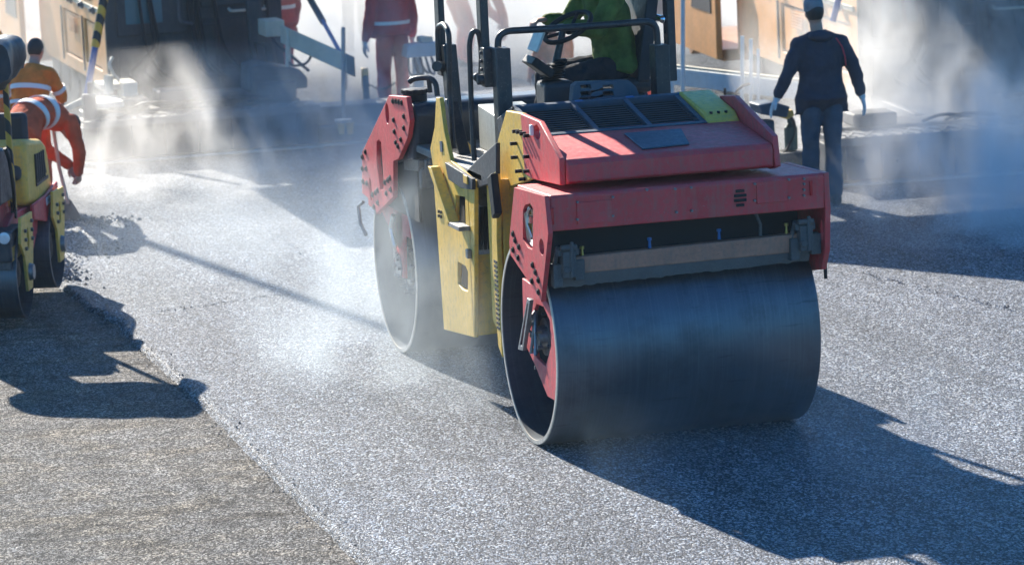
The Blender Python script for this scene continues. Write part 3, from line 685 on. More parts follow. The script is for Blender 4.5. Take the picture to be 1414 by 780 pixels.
def hand(mb, w, d, side, palmn, s=1., curl=.35):
    """palm, four unequal bent fingers and a thumb leaving the side of the palm"""
    w = Vector(w); d = Vector(d).normalized(); pn = Vector(palmn); pn = (pn - d * pn.dot(d)).normalized(); lat = d.cross(pn) * side
    rs = []
    for t, hw, hh in ((-.02, .024, .019), (.0, .028, .02), (.035, .038, .018), (.07, .042, .016), (.092, .040, .013)):
        rs.append([w + d * t * s + lat * hw * s * math.cos(2 * PI * k / 14) + pn * hh * s * math.sin(2 * PI * k / 14) for k in range(14)])
    mb.rings(rs)
    for i, (o, ln) in enumerate(((-.030, .066), (-.010, .078), (.011, .074), (.030, .058))):
        p = w + d * .085 * s + lat * o * s; a = d; 
        for j, fr in enumerate((.45, .32, .23)):
            ang = curl * (j + .6); a2 = (d * math.cos(ang) + pn * math.sin(ang)).normalized(); q = p + a2 * ln * fr * s * 1.1
            limb(mb, p, q, (.0105 - .001 * j) * s, (.0098 - .001 * j) * s, 8); p = q
    p = w + d * .03 * s - lat * .034 * s; a2 = (d * .75 - lat * .75 + pn * .2).normalized(); q = p + a2 * .04 * s
    limb(mb, p, q, .014 * s, .0115 * s, 8); limb(mb, q, q + (d * .95 - lat * .25 + pn * .3).normalized() * .034 * s, .0112 * s, .0095 * s, 8)

STAND = dict(pelvis=(0, 0, .95), waist=(0, 0, 1.10), chest=(0, .0, 1.32), neck=(0, .01, 1.52), head=(0, .03, 1.64),
             shR=(.19, 0, 1.43), elR=(.25, -.02, 1.14), wrR=(.27, .08, .90), shL=(-.19, 0, 1.43), elL=(-.25, -.02, 1.14), wrL=(-.27, .08, .90),
             hipR=(.09, 0, .92), knR=(.11, .03, .50), anR=(.12, 0, .09), hipL=(-.09, 0, .92), knL=(-.11, .03, .50), anL=(-.12, 0, .09), face=(0, 1, 0))
BEND = dict(pelvis=(0, -.12, .90), waist=(0, .02, 1.02), chest=(0, .24, 1.03), neck=(0, .44, .90), head=(0, .53, .82),
            shR=(.19, .36, .94), elR=(.22, .42, .66), wrR=(.10, .52, .44), shL=(-.19, .36, .94), elL=(-.20, .42, .66), wrL=(-.02, .54, .50),
            hipR=(.10, -.10, .88), knR=(.13, .02, .48), anR=(.14, -.06, .09), hipL=(-.10, -.10, .88), knL=(-.13, .05, .48), anL=(-.14, .0, .09), face=(0, .7, -.7))

def person(label, loc, rz, J, top, bottom, cat='person', group=None, hat=None, hair='hair', gloves=None, stripes=(), vox=.013, scale=1., hem=-.25, wide=0., folds=.022, collar=None, boots='boot', hands=((0, -.2, -1), (0, -.2, -1)), palms=((-1, 0, 0), (1, 0, 0)), seated=False, curl=.35):
    J = dict(STAND, **J)
    t = thing('person', label, cat, loc, rz, group); t.scale = (scale,) * 3
    V = {k: Vector(v) for k, v in J.items()}
    b = MB()
    b.rings([ell(*r) for r in torso_rings(J, -.012)])
    for s in 'RL':
        limb(b, V['sh' + s], V['el' + s], .047, .038); limb(b, V['el' + s], V['wr' + s], .038, .026)
        limb(b, V['hip' + s], V['kn' + s], .078, .052); limb(b, V['kn' + s], V['an' + s], .052, .036)
    limb(b, V['neck'] - (V['neck'] - V['chest']) * .2, V['head'], .056, .052)
    fc = V['face'].normalized(); up = (V['head'] - V['neck']).normalized(); up = (up - fc * up.dot(fc)).normalized(); lt = fc.cross(up)
    rot = Matrix((lt, fc, up)).transposed(); hc = V['head'] + up * .05
    b.sphere(hc, .076, .094, .112, 20, rot); b.sphere(hc - up * .05 + fc * .025, .058, .066, .065, 16, rot)      # cranium, jaw
    b.sphere(hc + fc * .096 - up * .015, .013, .02, .026, 10, rot); b.sphere(hc + fc * .085 + up * .022, .055, .016, .012, 10, rot)   # nose, brow
    b.sphere(hc + fc * .083 - up * .058, .026, .012, .009, 10, rot)                                     # mouth
    for s in (1, -1): b.sphere(hc + lt * .078 * s - up * .01, .012, .02, .032, 10, rot)                   # ears
    hd_ = hands
    if not gloves:
        for i, s in enumerate('RL'): hand(b, V['wr' + s], hd_[i], 1 if s == 'R' else -1, palms[i], curl=curl)
    else:
        for i, s in enumerate('RL'): limb(b, V['wr' + s], V['wr' + s] + Vector(hd_[i]).normalized() * .05, .026, .024)
    body = remesh(b.build('body', 'skin', t, fix=False), min(vox, .0095), 2)
    e = MB()
    for s in (1, -1): e.sphere(hc + fc * .083 + lt * .031 * s + up * .008, .012, n=10)
    e.build('eyes', 'white', t)
    if gloves:
        for i, s in enumerate('RL'):
            g = MB(); hand(g, V['wr' + s] + Vector(hd_[i]).normalized() * .015, hd_[i], 1 if s == 'R' else -1, palms[i], 1.12, curl)
            limb(g, V['wr' + s] - Vector(hd_[i]).normalized() * .015, V['wr' + s] + Vector(hd_[i]).normalized() * .03, .034, .032)
            remesh(g.build('glove', gloves, t, fix=False), .007, 1)
    # jacket
    j = MB()
    prof = [(hem, .215 + wide, .190), (0, .198 + wide, .168), (.5, .180 + wide * .8, .135), (1, .168 + wide * .6, .125), (1.5, .18 + wide * .4, .13), (2, .20, .135), (2.5, .18, .108), (2.75, .115, .085), (2.96, .078, .076)]
    rg = torso_rings(J, .012, prof); j.rings([ell(*r) for r in rg])
    for s in 'RL':
        limb(j, V['neck'].lerp(V['chest'], .22), V['sh' + s], .062, .070); limb(j, V['sh' + s], V['el' + s], .074, .060); limb(j, V['el' + s], V['el' + s].lerp(V['wr' + s], .93), .062, .048)
    jk = remesh(j.build('jacket', top, t, fix=False), vox, 3, folds)
    for tt, kind in stripes:
        if kind == 'torso':
            prof2 = [(tt - .10, .185 + wide * .5, .138), (tt + .10, .185 + wide * .5, .138)] if tt < 1.7 else [(tt - .10, .203, .142), (tt + .10, .203, .142)]
            rg2 = torso_rings(J, .018, prof2); mb = MB(); a0 = ell(*rg2[0], n=40); a1 = ell(*rg2[1], n=40)
            i0 = [c + (p - c) * .93 for c, p in ((rg2[0][0], p) for p in a0)]; i1 = [c + (p - c) * .93 for c, p in ((rg2[1][0], p) for p in a1)]
            mb.rings([i0, a0, a1, i1], close=True).build('reflective_stripe', 'tape', t)
        else:
            for s in 'RL':
                a, b2 = (V['sh' + s], V['el' + s]) if kind == 'arm' else (V['el' + s], V['wr' + s])
                if kind == 'leg': a, b2 = V['kn' + s], V['an' + s]
                d = (b2 - a).normalized(); c = a.lerp(b2, tt); r_ = .080 if kind != 'leg' else .082
                mb = MB(); u_, v_ = perp(d); mk = lambda c, r: [c + (u_ * math.cos(2 * PI * k / 20) + v_ * math.sin(2 * PI * k / 20)) * r for k in range(20)]
                mb.rings([mk(c - d * .022, r_ - .006), mk(c - d * .022, r_), mk(c + d * .022, r_ - .004), mk(c + d * .022, r_ - .01)], close=True).build('reflective_stripe', 'tape', t)
    # trousers
    tr = MB(); tr.rings([ell(*r) for r in torso_rings(J, .006, [(-.4, .11, .10), (-.2, .155, .125), (0, .172, .13), (.5, .17, .125), (.8, .16, .115)])])
    for s in 'RL':
        limb(tr, V['hip' + s], V['kn' + s], .096, .076); limb(tr, V['kn' + s], V['kn' + s].lerp(V['an' + s], .93), .078, .068)
    remesh(tr.build('trousers', bottom, t, fix=False), vox, 3, folds)
    for s in 'RL':
        bo = MB(); an = V['an' + s]; kd = (V['an' + s] - V['kn' + s]).normalized()
        if seated: fd = Vector((0, 1, -.1)).normalized()
        else: fd = Vector((.12 if s == 'R' else -.12, 1, 0)).normalized()
        lat = fd.cross(Vector((0, 0, 1))); z0 = an.z - .085
        rs = []
        for k, (yy, hw, h) in enumerate(((-.085, .03, .07), (-.06, .042, .10), (0, .044, .11), (.06, .045, .085), (.12, .05, .06), (.17, .045, .05), (.19, .025, .03))):
            c = Vector((an.x, an.y, z0)) + fd * yy
            rs.append([c + lat * hw * math.cos(2 * PI * q / 14) + Vector((0, 0, max(.0, h / 2 + h / 2 * math.sin(2 * PI * q / 14)))) for q in range(14)])
        bo.rings(rs); limb(bo, an + Vector((0, 0, .09)), an, .052, .05); bo.build('boot', boots, t)
    # hair and hat
    if hair:
        h = MB(); h.sphere(hc + up * .016 - fc * .014, .083, .098, .108, 20, rot)
        bpy_h = h.build('hair', hair, t)
        # cut the face side away
        bm = bmesh.new(); bm.from_mesh(bpy_h.data); bmesh.ops.bisect_plane(bm, geom=bm.verts[:] + bm.edges[:] + bm.faces[:], plane_co=hc + fc * .035, plane_no=(fc * .8 - up * .55).normalized(), clear_outer=True)
        bmesh.ops.bisect_plane(bm, geom=bm.verts[:] + bm.edges[:] + bm.faces[:], plane_co=hc - up * .06, plane_no=-up, clear_outer=True); bm.to_mesh(bpy_h.data); bm.free()
    if hat:
        kind, mat = hat; h = MB()
        rs = []
        for z, r_ in ((.02, .1), (.03, .104), (.08, .10), (.12, .085), (.148, .055), (.158, .015)):
            rs.append([hc + up * z + lt * math.cos(2 * PI * k / 24) * r_ * .86 + fc * math.sin(2 * PI * k / 24) * r_ * 1.02 for k in range(24)])
        h.rings(rs)
        if kind == 'cap':
            br = []
            for z in (.018, .028): br.append([hc + up * z + fc * .07 + lt * math.cos(PI * k / 11) * .075 + fc * math.sin(PI * k / 11) * .10 for k in range(12)])
            h.rings(br)
        if kind == 'helmet':
            h.rings([[hc + up * z + lt * math.cos(2 * PI * k / 24) * .112 + fc * math.sin(2 * PI * k / 24) * .135 for k in range(24)] for z in (.012, .024)])
        h.build({'cap': 'cap', 'beanie': 'beanie', 'helmet': 'helmet'}[kind], mat, t)
    return t

M['c_cap'] = cloth('grey_knit', (.20, .22, .24))
M['c_capo'] = cloth('orange_cap', (.75, .25, .05))
M['c_hoodlining'] = cloth('hood', (.03, .04, .07))

# the man in navy on the right: back to us, arms away from the body
m2 = person('man seen from behind in a navy jacket with red piping, grey beanie and white gloves', (5.17, 8.69, 0), 0,
    dict(shL=(-.195, 0, 1.445), elL=(-.31, .0, 1.19), wrL=(-.385, .06, 1.0), shR=(.195, 0, 1.445), elR=(.31, -.02, 1.20), wrR=(.375, -.01, .975), pelvis=(0, 0, .97), waist=(0, 0, 1.13), chest=(0, .02, 1.36), neck=(-.01, .03, 1.56), head=(-.02, .05, 1.67), hipR=(.095, 0, .95), hipL=(-.095, 0, .95), knR=(.10, .02, .51), knL=(-.10, .05, .51), anL=(-.10, .05, .09), anR=(.10, -.02, .09)),
    'c_navy', 'c_jean', hat=('beanie', 'c_cap'), gloves='glove', hem=-.95, wide=.035, folds=.03, hands=((.25, .05, -1), (-.55, .1, -1)), palms=((-1, .2, 0), (.9, -.2, -.5)), curl=.25)
f = MB(); f.tube([(.10, -.155, 1.50), (.15, -.165, 1.42), (.175, -.163, 1.33), (.185, -.15, 1.25)], .006, 6).build('piping', 'piping', m2)
f = MB(); f.sphere((-.01, -.075, 1.52), .12, .075, .055, 16); remesh(f.build('hood', 'c_navy', m2, fix=False), .012, 2, .015)

# driver, turned to the left of the machine
person('driver in a green fleece sitting on the big roller, reaching for its steering wheel', (1.20, 1.87, 1.06), R(96),
    dict(pelvis=(0, -.02, 1.08), waist=(0, .0, 1.23), chest=(0, .05, 1.46), neck=(0, .10, 1.66), head=(0, .13, 1.78), face=(0, 1, -.1),
         shR=(.20, .06, 1.58), elR=(.24, .24, 1.38), wrR=(.14, .42, 1.42), shL=(-.20, .06, 1.58), elL=(-.26, .22, 1.36), wrL=(-.22, .42, 1.40),
         hipR=(.10, .02, 1.07), knR=(.14, .44, 1.05), anR=(.12, .48, .66), hipL=(-.10, .02, 1.07), knL=(-.15, .42, 1.05), anL=(-.13, .44, .66)),
    'c_green', 'c_dark', hat=('cap', 'c_dark'), wide=.03, seated=True, hands=((-.2, 1, .0), (.3, 1, 0)), palms=((0, 0, -1), (0, 0, -1)), curl=.8, folds=.035)

# bending worker with shovel
bw = person('worker in red-orange overalls bending over a shovel beside the small roller', (-1.53, 11.35, 0), R(-52), dict(BEND), 'c_redorange', 'c_redorange', group='workers in orange overalls',
    stripes=((1.15, 'torso'), (1.75, 'torso')), wide=.03, hands=((-.3, .3, -1), (.2, .3, -1)), curl=.9)
sh_ = thing('shovel', 'long-handled shovel pushed into the asphalt by the bending worker', 'shovel', (-1.23, 11.62, 0), R(-52))
f = MB(); f.tube([(-.03, -.02, .95), (.0, .0, .5), (.03, .06, .16)], .017, 10); f.build('handle', 'pale', sh_)
MB().tube([(-.07, -.02, .95), (.02, -.02, .95)], .02, 8).build('grip', 'dark', sh_)
f = MB(); rs = []
for k in range(7):
    t = k / 6; w = .05 + .08 * math.sin(min(1, t * 1.3) * PI / 2) * (1 if t < .8 else 1 - (t - .8) * 1.6); c = Vector((.03, .06 + .05 * t, .20 - .24 * t))
    rs.append([c + Vector((w * s, -.02 * abs(s), 0)) + Vector((0, h, 0)) for s, h in ((-1, 0), (-.5, .012), (0, .018), (.5, .012), (1, 0), (.5, -.0), (0, .006), (-.5, -.0))])
f.rings(rs); f.build('blade', 'steel', sh_)

person('dark-haired worker in a bright orange jacket with two silver bands, standing behind the bending worker', (-1.31, 12.75, 0), R(-35),
    dict(pelvis=(0, -.06, .92), waist=(0, -.01, 1.06), chest=(0, .06, 1.26), neck=(0, .15, 1.44), head=(0, .21, 1.54), shR=(.19, .1, 1.36), elR=(.24, .25, 1.12), wrR=(.16, .42, 1.05), shL=(-.19, .1, 1.36), elL=(-.24, .22, 1.1), wrL=(-.14, .42, 1.02), face=(0, 1, -.25)),
    'c_orange', 'c_redorange', group='workers in orange overalls', stripes=((1.0, 'torso'), (1.75, 'torso'), (.75, 'arm')), scale=.93, wide=.03)
person('worker in an orange cap and orange jacket, half hidden behind the dark-haired worker', (-1.50, 13.4, 0), R(15),
    dict(neck=(0, .03, 1.48), head=(0, .05, 1.58)), 'c_orange', 'c_redorange', group='workers in orange overalls', hat=('cap', 'c_capo'), stripes=((1.0, 'torso'),), scale=.93, wide=.03)

# red-suited man behind the rear plate, with a hand on the remote control
person('worker in a red suit with pale waist band, one glove on a remote control', (3.13, 16.45, 0.12), R(8),
    dict(elL=(-.26, .0, 1.14), wrL=(-.30, .05, .90), anR=(.12, .02, .09)), 'c_red', 'c_red', hair='hair', gloves='glove', stripes=((.9, 'torso'),), hands=((0, .1, -1), (-.1, .1, -1)), scale=.97, wide=.02, vox=.015)
person('man in grey clothes standing far back on the road', (4.70, 25.0, 0), R(10), dict(), 'c_grey', 'c_grey', vox=.016, hat=('helmet', 'tape'))
person('worker in faded red clothes standing behind the left paver', (2.55, 19.6, 0), R(25), dict(elL=(-.24, .15, 1.2), wrL=(-.2, .35, 1.1)), 'c_red', 'c_red', vox=.016, hat=('helmet', 'white'), stripes=((1.2, 'torso'),), wide=.04)
person('worker in a pale orange shirt and dark cap crouching beyond the roller console', (5.12, 17.0, 0), R(12),
    dict(pelvis=(0, -.12, .40), waist=(0, -.08, .54), chest=(0, .02, .74), neck=(0, .10, .92), head=(.02, .15, 1.02), shR=(.19, .06, .86), elR=(.25, .16, .60), wrR=(.16, .38, .50), shL=(-.19, .06, .86), elL=(-.26, .14, .60), wrL=(-.20, .34, .42),
         hipR=(.10, -.10, .38), knR=(.17, .28, .50), anR=(.14, .05, .09), hipL=(-.10, -.10, .38), knL=(-.17, .28, .48), anL=(-.14, .02, .09)), 'c_peach', 'c_grey', vox=.016, hat=('cap', 'c_dark'), hands=((0, 1, -.3), (0, 1, -.3)), scale=.88)
person('worker in pale red overalls stooping on the far road behind the roller posts', (5.45, 22.3, 0), R(-80), dict(BEND, chest=(0, .18, 1.12), neck=(0, .34, 1.12), head=(0, .42, 1.10), shR=(.19, .28, 1.1), shL=(-.19, .28, 1.1)), 'c_red', 'c_redorange', vox=.016, hat=('helmet', 'white'), stripes=((1.3, 'torso'),))

# ------------------------------------------------------------------ the pavers
def striprod(mb, a, b, r): mb.cyl(a, b, r, r, 14)
def paver(label, x, y, rz, wd, screed, right, canopy, glassx):
    """left-rear ground corner of the tractor at the origin, +y ahead, x to the right"""
    F = Frame(x, y, 0, rz)
    t = thing('asphalt_paver', label, 'paver', (x, y, 0), rz, 'pavers laying the road')
    Lg = 7.4
    # crawler tracks
    for x0 in (.12, wd - .47):
        c = MB(); prof = [(1.2, .0), (4.6, .0), (4.95, .18), (5.0, .5), (4.7, .78), (1.3, .80), (.9, .6), (.9, .2)]
        c.prism(prof, 'x', x0, x0 + .35); tr = c.build('crawler_track', 'paverdark', t, bevel=.02)
        c = MB()
        for k in range(22):
            yy = 1.2 + k * .155; c.box((x0 - .01, yy, -.0), (x0 + .36, yy + .07, .02)); c.box((x0 - .01, yy, .79), (x0 + .36, yy + .07, .825))
        for k in range(5): c.lathe([(-.02, .05), (-.02, .22), (.0, .22), (.0, .05)], (x0, 1.5 + k * .75, .38), 'x', 20)
        c.build('track_pads', 'screed', tr)
    # orange flank: lower sill, doors, top rail, front wing
    c = MB(); c.prism([(.02, .55), (.02, 2.35), (4.3, 2.35), (4.9, 1.9), (4.9, .75), (4.5, .55)], 'x', .0, .05, [[(.35, .72), (.35, 1.22), (1.45, 1.22), (1.45, .72)], [(1.75, .70), (1.75, 1.22), (3.0, 1.22), (3.0, .70)]])
    fl = c.build('flank_panel', 'orange', t, bevel=.012)
    c = MB(); c.box((.022, .37, .74), (.04, 1.43, 1.20)); c.build('flank_door', 'orange', fl, bevel=.01)
    c = MB(); c.box((.022, 1.77, .72), (.04, 2.98, 1.20)); c.build('flank_door', 'orange', fl, bevel=.01)
    c = MB()
    for yy in (1.54, 3.10): c = MB(); c.box((-.012, yy, .62), (.004, yy + .05, 1.24)); c.build('door_seal', 'paverdark', fl)
    c = MB(); c.box((-.02, .1, 1.36), (-.002, 4.2, 1.40)); c.box((-.03, .1, 1.40), (-.002, 4.2, 1.415)); c.build('flank_rail', 'pale', fl, bevel=.004)
    c = MB()
    for yy in (.5, 1.3, 2.1, 2.9, 3.7): c = MB(); c.box((-.05, yy, 1.34), (-.02, yy + .10, 1.42)); c.cyl((-.05, yy + .05, 1.38), (-.08, yy + .05, 1.38), .025); c.build('latch', 'steel', fl, bevel=.005)
    w = MB(); w.box((-.008, glassx, 1.50), (.0, glassx + .55, 2.0)); gl = w.build('window', 'glass', fl)
    w = MB(); w.prism([(glassx - .04, 1.46), (glassx + .59, 1.46), (glassx + .59, 2.04), (glassx - .04, 2.04)], 'x', -.02, -.001, [[(glassx, 1.50), (glassx + .55, 1.50), (glassx + .55, 2.0), (glassx, 2.0)]]).build('window_frame', 'paverdark', fl, bevel=.004)
    w = MB(); 
    for k in range(6): w.box((-.012, 2.1, 1.0 + k * .03), (-.0, 2.55, 1.018 + k * .03))
    w.build('vent_louvres', 'orange2', fl)
    # hopper
    c = MB(); c.prism([(4.95, .45), (4.95, 1.55), (5.5, 2.15), (6.0, 1.75), (7.6, .95), (7.6, .45)], 'x', -.25, -.18); c.build('hopper_wing', 'orange', t, bevel=.015)
    c = MB(); c.prism([(5.15, .95), (5.15, 1.4), (5.5, 1.8), (5.9, 1.5), (6.1, .95)], 'x', -.262, -.252); c.build('wing_panel', 'paverdark', t, bevel=.004)
    c = MB(); c.prism([(4.95, .45), (4.95, 1.55), (5.5, 2.15), (6.0, 1.75), (7.6, .95), (7.6, .45)], 'x', wd + .18, wd + .25); c.build('hopper_wing', 'orange', t, bevel=.015)
    c = MB(); c.box((-.17, 5.0, .42), (wd + .17, 7.6, .55)); c.box((.0, 4.92, .5), (wd, 4.98, 1.9)); c.cyl((.1, 7.75, .35), (wd - .1, 7.75, .35), .12); c.build('hopper_floor', 'orange2', t, bevel=.01)
    c = MB(); c.box((wd - .05, .02, .55), (wd, 4.9, 2.35)); c.build('flank_panel', 'orange', t, bevel=.012)
    # dark rear: bulkhead with recessed plates, window, ladder, hoses
    rear = MB(); rear.prism([(.0, .30), (.0, 2.5), (wd, 2.5), (wd, .30)], 'y', -.04, .02); rb = rear.build('rear_bulkhead', 'paverdark', t, bevel=.01)
    c = MB()
    for (xa, xb, za, zb) in ((.12, .95, .55, 1.0), (.12, .9, 1.12, 2.3), (1.05, wd - .15, .7, 1.25), (1.05, wd - .2, 1.38, 2.2)):
        c.box((xa, -.075, za), (xb, -.04, zb))
    c.build('rear_plates', 'paverdark', rb, bevel=.012)
    c = MB(); c.box((.22, -.086, 1.25), (.62, -.076, 2.1)); c.build('rear_window', 'glass', rb)
    c = MB()
    for xa in (1.0, 1.2): c.tube([(xa, -.12, .55), (xa, -.12, 2.2)], .018, 8)
    for k in range(6): c.tube([(1.0, -.12, .65 + k * .27), (1.2, -.12, .65 + k * .27)], .014, 8)
    c.build('ladder', 'paverdark', rb)
    MB().tube([(1.35, -.1, 1.35), (1.35, -.2, 1.33), (1.75, -.2, 1.33), (1.75, -.1, 1.35)], .016, 8, .04).build('hand_rail', 'pale', rb)
    c = MB(); c.tube([(.78, -.10, 1.75), (.78, -.22, 1.75), (.78, -.22, 1.25), (.95, -.22, 1.22), (.95, -.10, 1.22)], .018, 8, .05)
    c.build('hand_rail', 'screed', rb)
    c = MB(); rr = random.Random(11)
    for k in range(9):
        xa = rr.uniform(.2, wd - .2); xb = xa + rr.uniform(-.3, .3)
        c.tube([(xa, -.1, 1.5 + rr.random() * .6), (xa + .05, -.25, 1.0), (xb, -.32, .72 + rr.random() * .1), (xb + .1, -.55, .66)], .018, 8, .1)
    c.build('rear_hoses', 'dark', rb)
    # operator deck, seats, console, unseen canopy (oversized on the right paver for its shadow)
    c = MB(); c.box((.0, -.3, 2.38), (wd, 2.2, 2.45)); c.box((.0, 2.2, 2.36), (wd, 4.8, 2.75)); c.build('deck', 'orange2', t, bevel=.015)
    c = MB()
    for xa in (.15, wd - .65): c = MB(); c.box((xa, .5, 2.75), (xa + .5, .95, 2.87)); c.box((xa, .42, 2.87), (xa + .5, .52, 3.35)); c.box((xa + .2, .6, 2.45), (xa + .3, .8, 2.75)); c.build('operator_seat', 'plastic', t, bevel=.04)
    c = MB(); c.prism([(1.25, 2.45), (1.25, 3.2), (1.6, 3.35), (1.7, 2.45)], 'x', .2, wd - .2); c.build('control_console', 'plastic', t, bevel=.03)
    cx0, cx1, cy0, cy1, cz = canopy
    c = MB()
    for xa in (max(.1, cx0 + .1), min(wd - .1, cx1 - .1)):
        for ya in (-.1, 2.6): MB().cyl((xa, ya, 2.4), (xa, ya, cz), .035).build('canopy_post', 'paverdark', t)
    c = MB(); c.prism([(cx0, cy0), (cx0 + (1.3 if cx0 < -2 else .05), cy0 - (1.75 if cx0 < -2 else .05)), (cx1, cy0 - (1.75 if cx0 < -2 else .05)), (cx1, cy1), (cx0, cy1)], 'z', cz, cz + .10); c.build('canopy', 'canopy', t, bevel=.03)  # right paver: stretched and corner cut so its shadow takes the wanted outline
    c = MB(); c.cyl((wd - .5, 3.6, 2.7), (wd - .5, 3.6, 3.9), .07); c.build('exhaust_stack', 'steel', t)
    # screed with walkway
    sx0, sx1, sy0, sy1 = screed
    c = MB()
    c.box((sx0, sy0, .055), (sx1, sy0 + .45, .40)); c.box((sx0 + .1, sy0 + .4, .05), (sx1 - .1, sy1, .50)); sc_ = c.build('screed', 'screed', t, bevel=.012)
    c = MB(); c.box((sx0 - .02, sy0 - .13, .025), (sx1 + .02, sy0 + .3, .05)); c.build('screed_plate', 'bright', sc_, bevel=.004)
    c = MB(); c.box((sx0, sy0 - .16, .445), (sx1, sy0 + .30, .475)); c.box((sx0, sy0 - .175, .405), (sx1, sy0 - .155, .478)); c.build('walkway', 'grate', sc_, bevel=.004)
    c = MB(); nn = int((sx1 - sx0) / .09)
    for k in range(nn):
        xa = sx0 + .04 + k * .09; c.box((xa, sy0 - .15, .475), (xa + .03, sy0 + .28, .484), Matrix.Rotation(R(25 if k % 2 else -25), 3, 'Z'))
    c.build('walkway_treads', 'steel', sc_)
    c = MB()
    for k in range(int((sx1 - sx0) / .35)):
        xa = sx0 + .15 + k * .35; c.box((xa, sy0 - .05, .06), (xa + .03, sy0, .40)); bolt_y(c, sy0 - .02, sy0, xa + .16, .22, .02)
    c.build('screed_ribs', 'screed', sc_, bevel=.004)
    c = MB(); rr = random.Random(21)
    for k in range(10):
        xa = sx0 + .3 + rr.random() * (sx1 - sx0 - .9); c.tube([(xa, sy0 + .35, .52), (xa + .15, sy0 + .2, .60), (xa + .4, sy0 + .1, .56), (xa + .5, sy0 + .4, .54)], .016, 8, .12)
    c.build('screed_hoses', 'dark', sc_)
    c = MB()
    for k in range(4):
        xa = sx0 + .35 + k * (sx1 - sx0 - .9) / 3; c.box((xa, sy0 + .36, .50), (xa + .42, sy0 + .75, .62 + .06 * (k % 2)))
    c.build('screed_motors', 'screed', sc_, bevel=.02)
    for xa in (.10, wd - .25):
        c = MB(); c.prism([(sy0 + .9, .35), (sy0 + .9, .52), (3.2, .55), (3.2, .40)], 'x', xa - .0, xa + .08); c.build('tow_arm', 'paverdark', t, bevel=.012)
    return t, F

# left paver
cx = Frame(.20, 17.5)
pv1, F1 = paver('left of the two pavers, dark rear towards us above a long steaming screed', .20, 17.5, 0, 1.95, (-.62, 1.85, -2.05, -1.2), True, (-.75, 2.9, -.9, 3.2, 4.55), .9)
pv2, F2 = paver('right of the two pavers, pale orange flank, with the man in navy at its screed', 6.78, 12.0, R(-5), 2.5, (-1.0, 4.2, -2.45, -1.5), True, (-3.95, 3.0, .35, 2.3, 3.95), .95)  # canopy reaches far past the machine, only to shade the ground behind

# extras of the left paver: extension of the screed to the right, end box, cylinders, beams (children of pv1; local coordinates via F1)
def f1(px, py, y): return F1.at(px, py, 'y', y - 17.5)
c = MB(); c.box((1.87, -1.95, .05), (5.4, -1.55, .40)); ext = c.build('screed_extension', 'screed', pv1, bevel=.012)
MB().box((1.87, -2.02, .405), (5.42, -1.6, .425)).build('extension_top', 'grate', ext, bevel=.004)
MB().box((1.87, -2.06, .20), (5.42, -1.97, .225)).build('extension_lip', 'steel', ext, bevel=.004)
MB().box((1.87, -2.08, .02), (5.42, -1.97, .045)).build('extension_plate', 'bright', ext, bevel=.004)
a, b = f1(120, 130, 16.6), f1(143, 0, 16.6)
c = MB(); c.cyl(a, a.lerp(b, .55), .035); cyl_ = c.build('lift_cylinder', 'bluerod', pv1)
MB().cyl(a.lerp(b, .5), a.lerp(b, 1.4), .048).build('cylinder_sleeve', 'stripe_by', cyl_)
# left end: pale box with plates, post and hoses
def boxpx(px0, py0, px1, py1, y, dy, mat, name, parent, bev=.01):
    a, b = f1(px0, py0, y), f1(px1, py1, y)
    return MB().box((min(a.x, b.x), y - 17.5, min(a.z, b.z)), (max(a.x, b.x), y - 17.5 + dy, max(a.z, b.z))).build(name, mat, parent, bevel=bev)
boxpx(132, 158, 176, 188, 15.6, .5, 'grate', 'end_box', pv1)
boxpx(140, 118, 190, 122, 16.3, .5, 'pale', 'end_step', pv1, .006)
boxpx(130, 143, 172, 148, 15.55, .6, 'pale', 'end_cover', pv1, .006)
boxpx(170, 115, 192, 150, 16.1, .4, 'pale', 'end_cabinet', pv1)
c = MB(); a = f1(125, 205, 15.55); b = f1(125, 130, 15.55); c.box((a.x - .05, a.y - .05, a.z), (b.x + .05, b.y + .05, b.z)); c.cyl(b, b + Vector((0, 0, .12)), .03); c.build('end_post', 'grime', pv1, bevel=.01)
c = MB()
for k in range(4): c.tube([f1(60 - 4 * k, 148 + 2 * k, 15.8), f1(85, 152 + 2 * k, 15.8), f1(108, 140 + 2 * k, 15.7), f1(125, 133 + 3 * k, 15.6)], .018, 8, .1)
c.build('end_hoses', 'pale', pv1)
c = MB(); c.tube([f1(155, 80, 16.4), f1(150, 90, 16.3), f1(158, 105, 16.3), f1(165, 112, 16.3)], .018, 8, .06); c.cyl(f1(150, 130, 16.3), f1(150, 104, 16.3), .05); c.build('lever', 'pale', pv1)
# dark arm at the right of the tractor
arm = F1.xz([(360, 0), (366, 42), (378, 62), (384, 92), (386, 128), (352, 128), (352, 100), (345, 60), (340, 0)], -.6)
arm_h = F1.xz([(357, 62), (366, 66), (368, 90), (358, 92)], -.6)
MB().prism(arm, 'y', -.6, -.5, [arm_h]).build('screed_arm', 'paverdark', pv1, bevel=.02)
c = MB(); pr = F1.xz([(345, 128), (425, 122), (425, 108), (414, 96), (360, 88), (345, 92)], -1.45); c.prism(pr, 'y', -1.45, -.95); c.build('screed_housing', 'screed', pv1, bevel=.02)
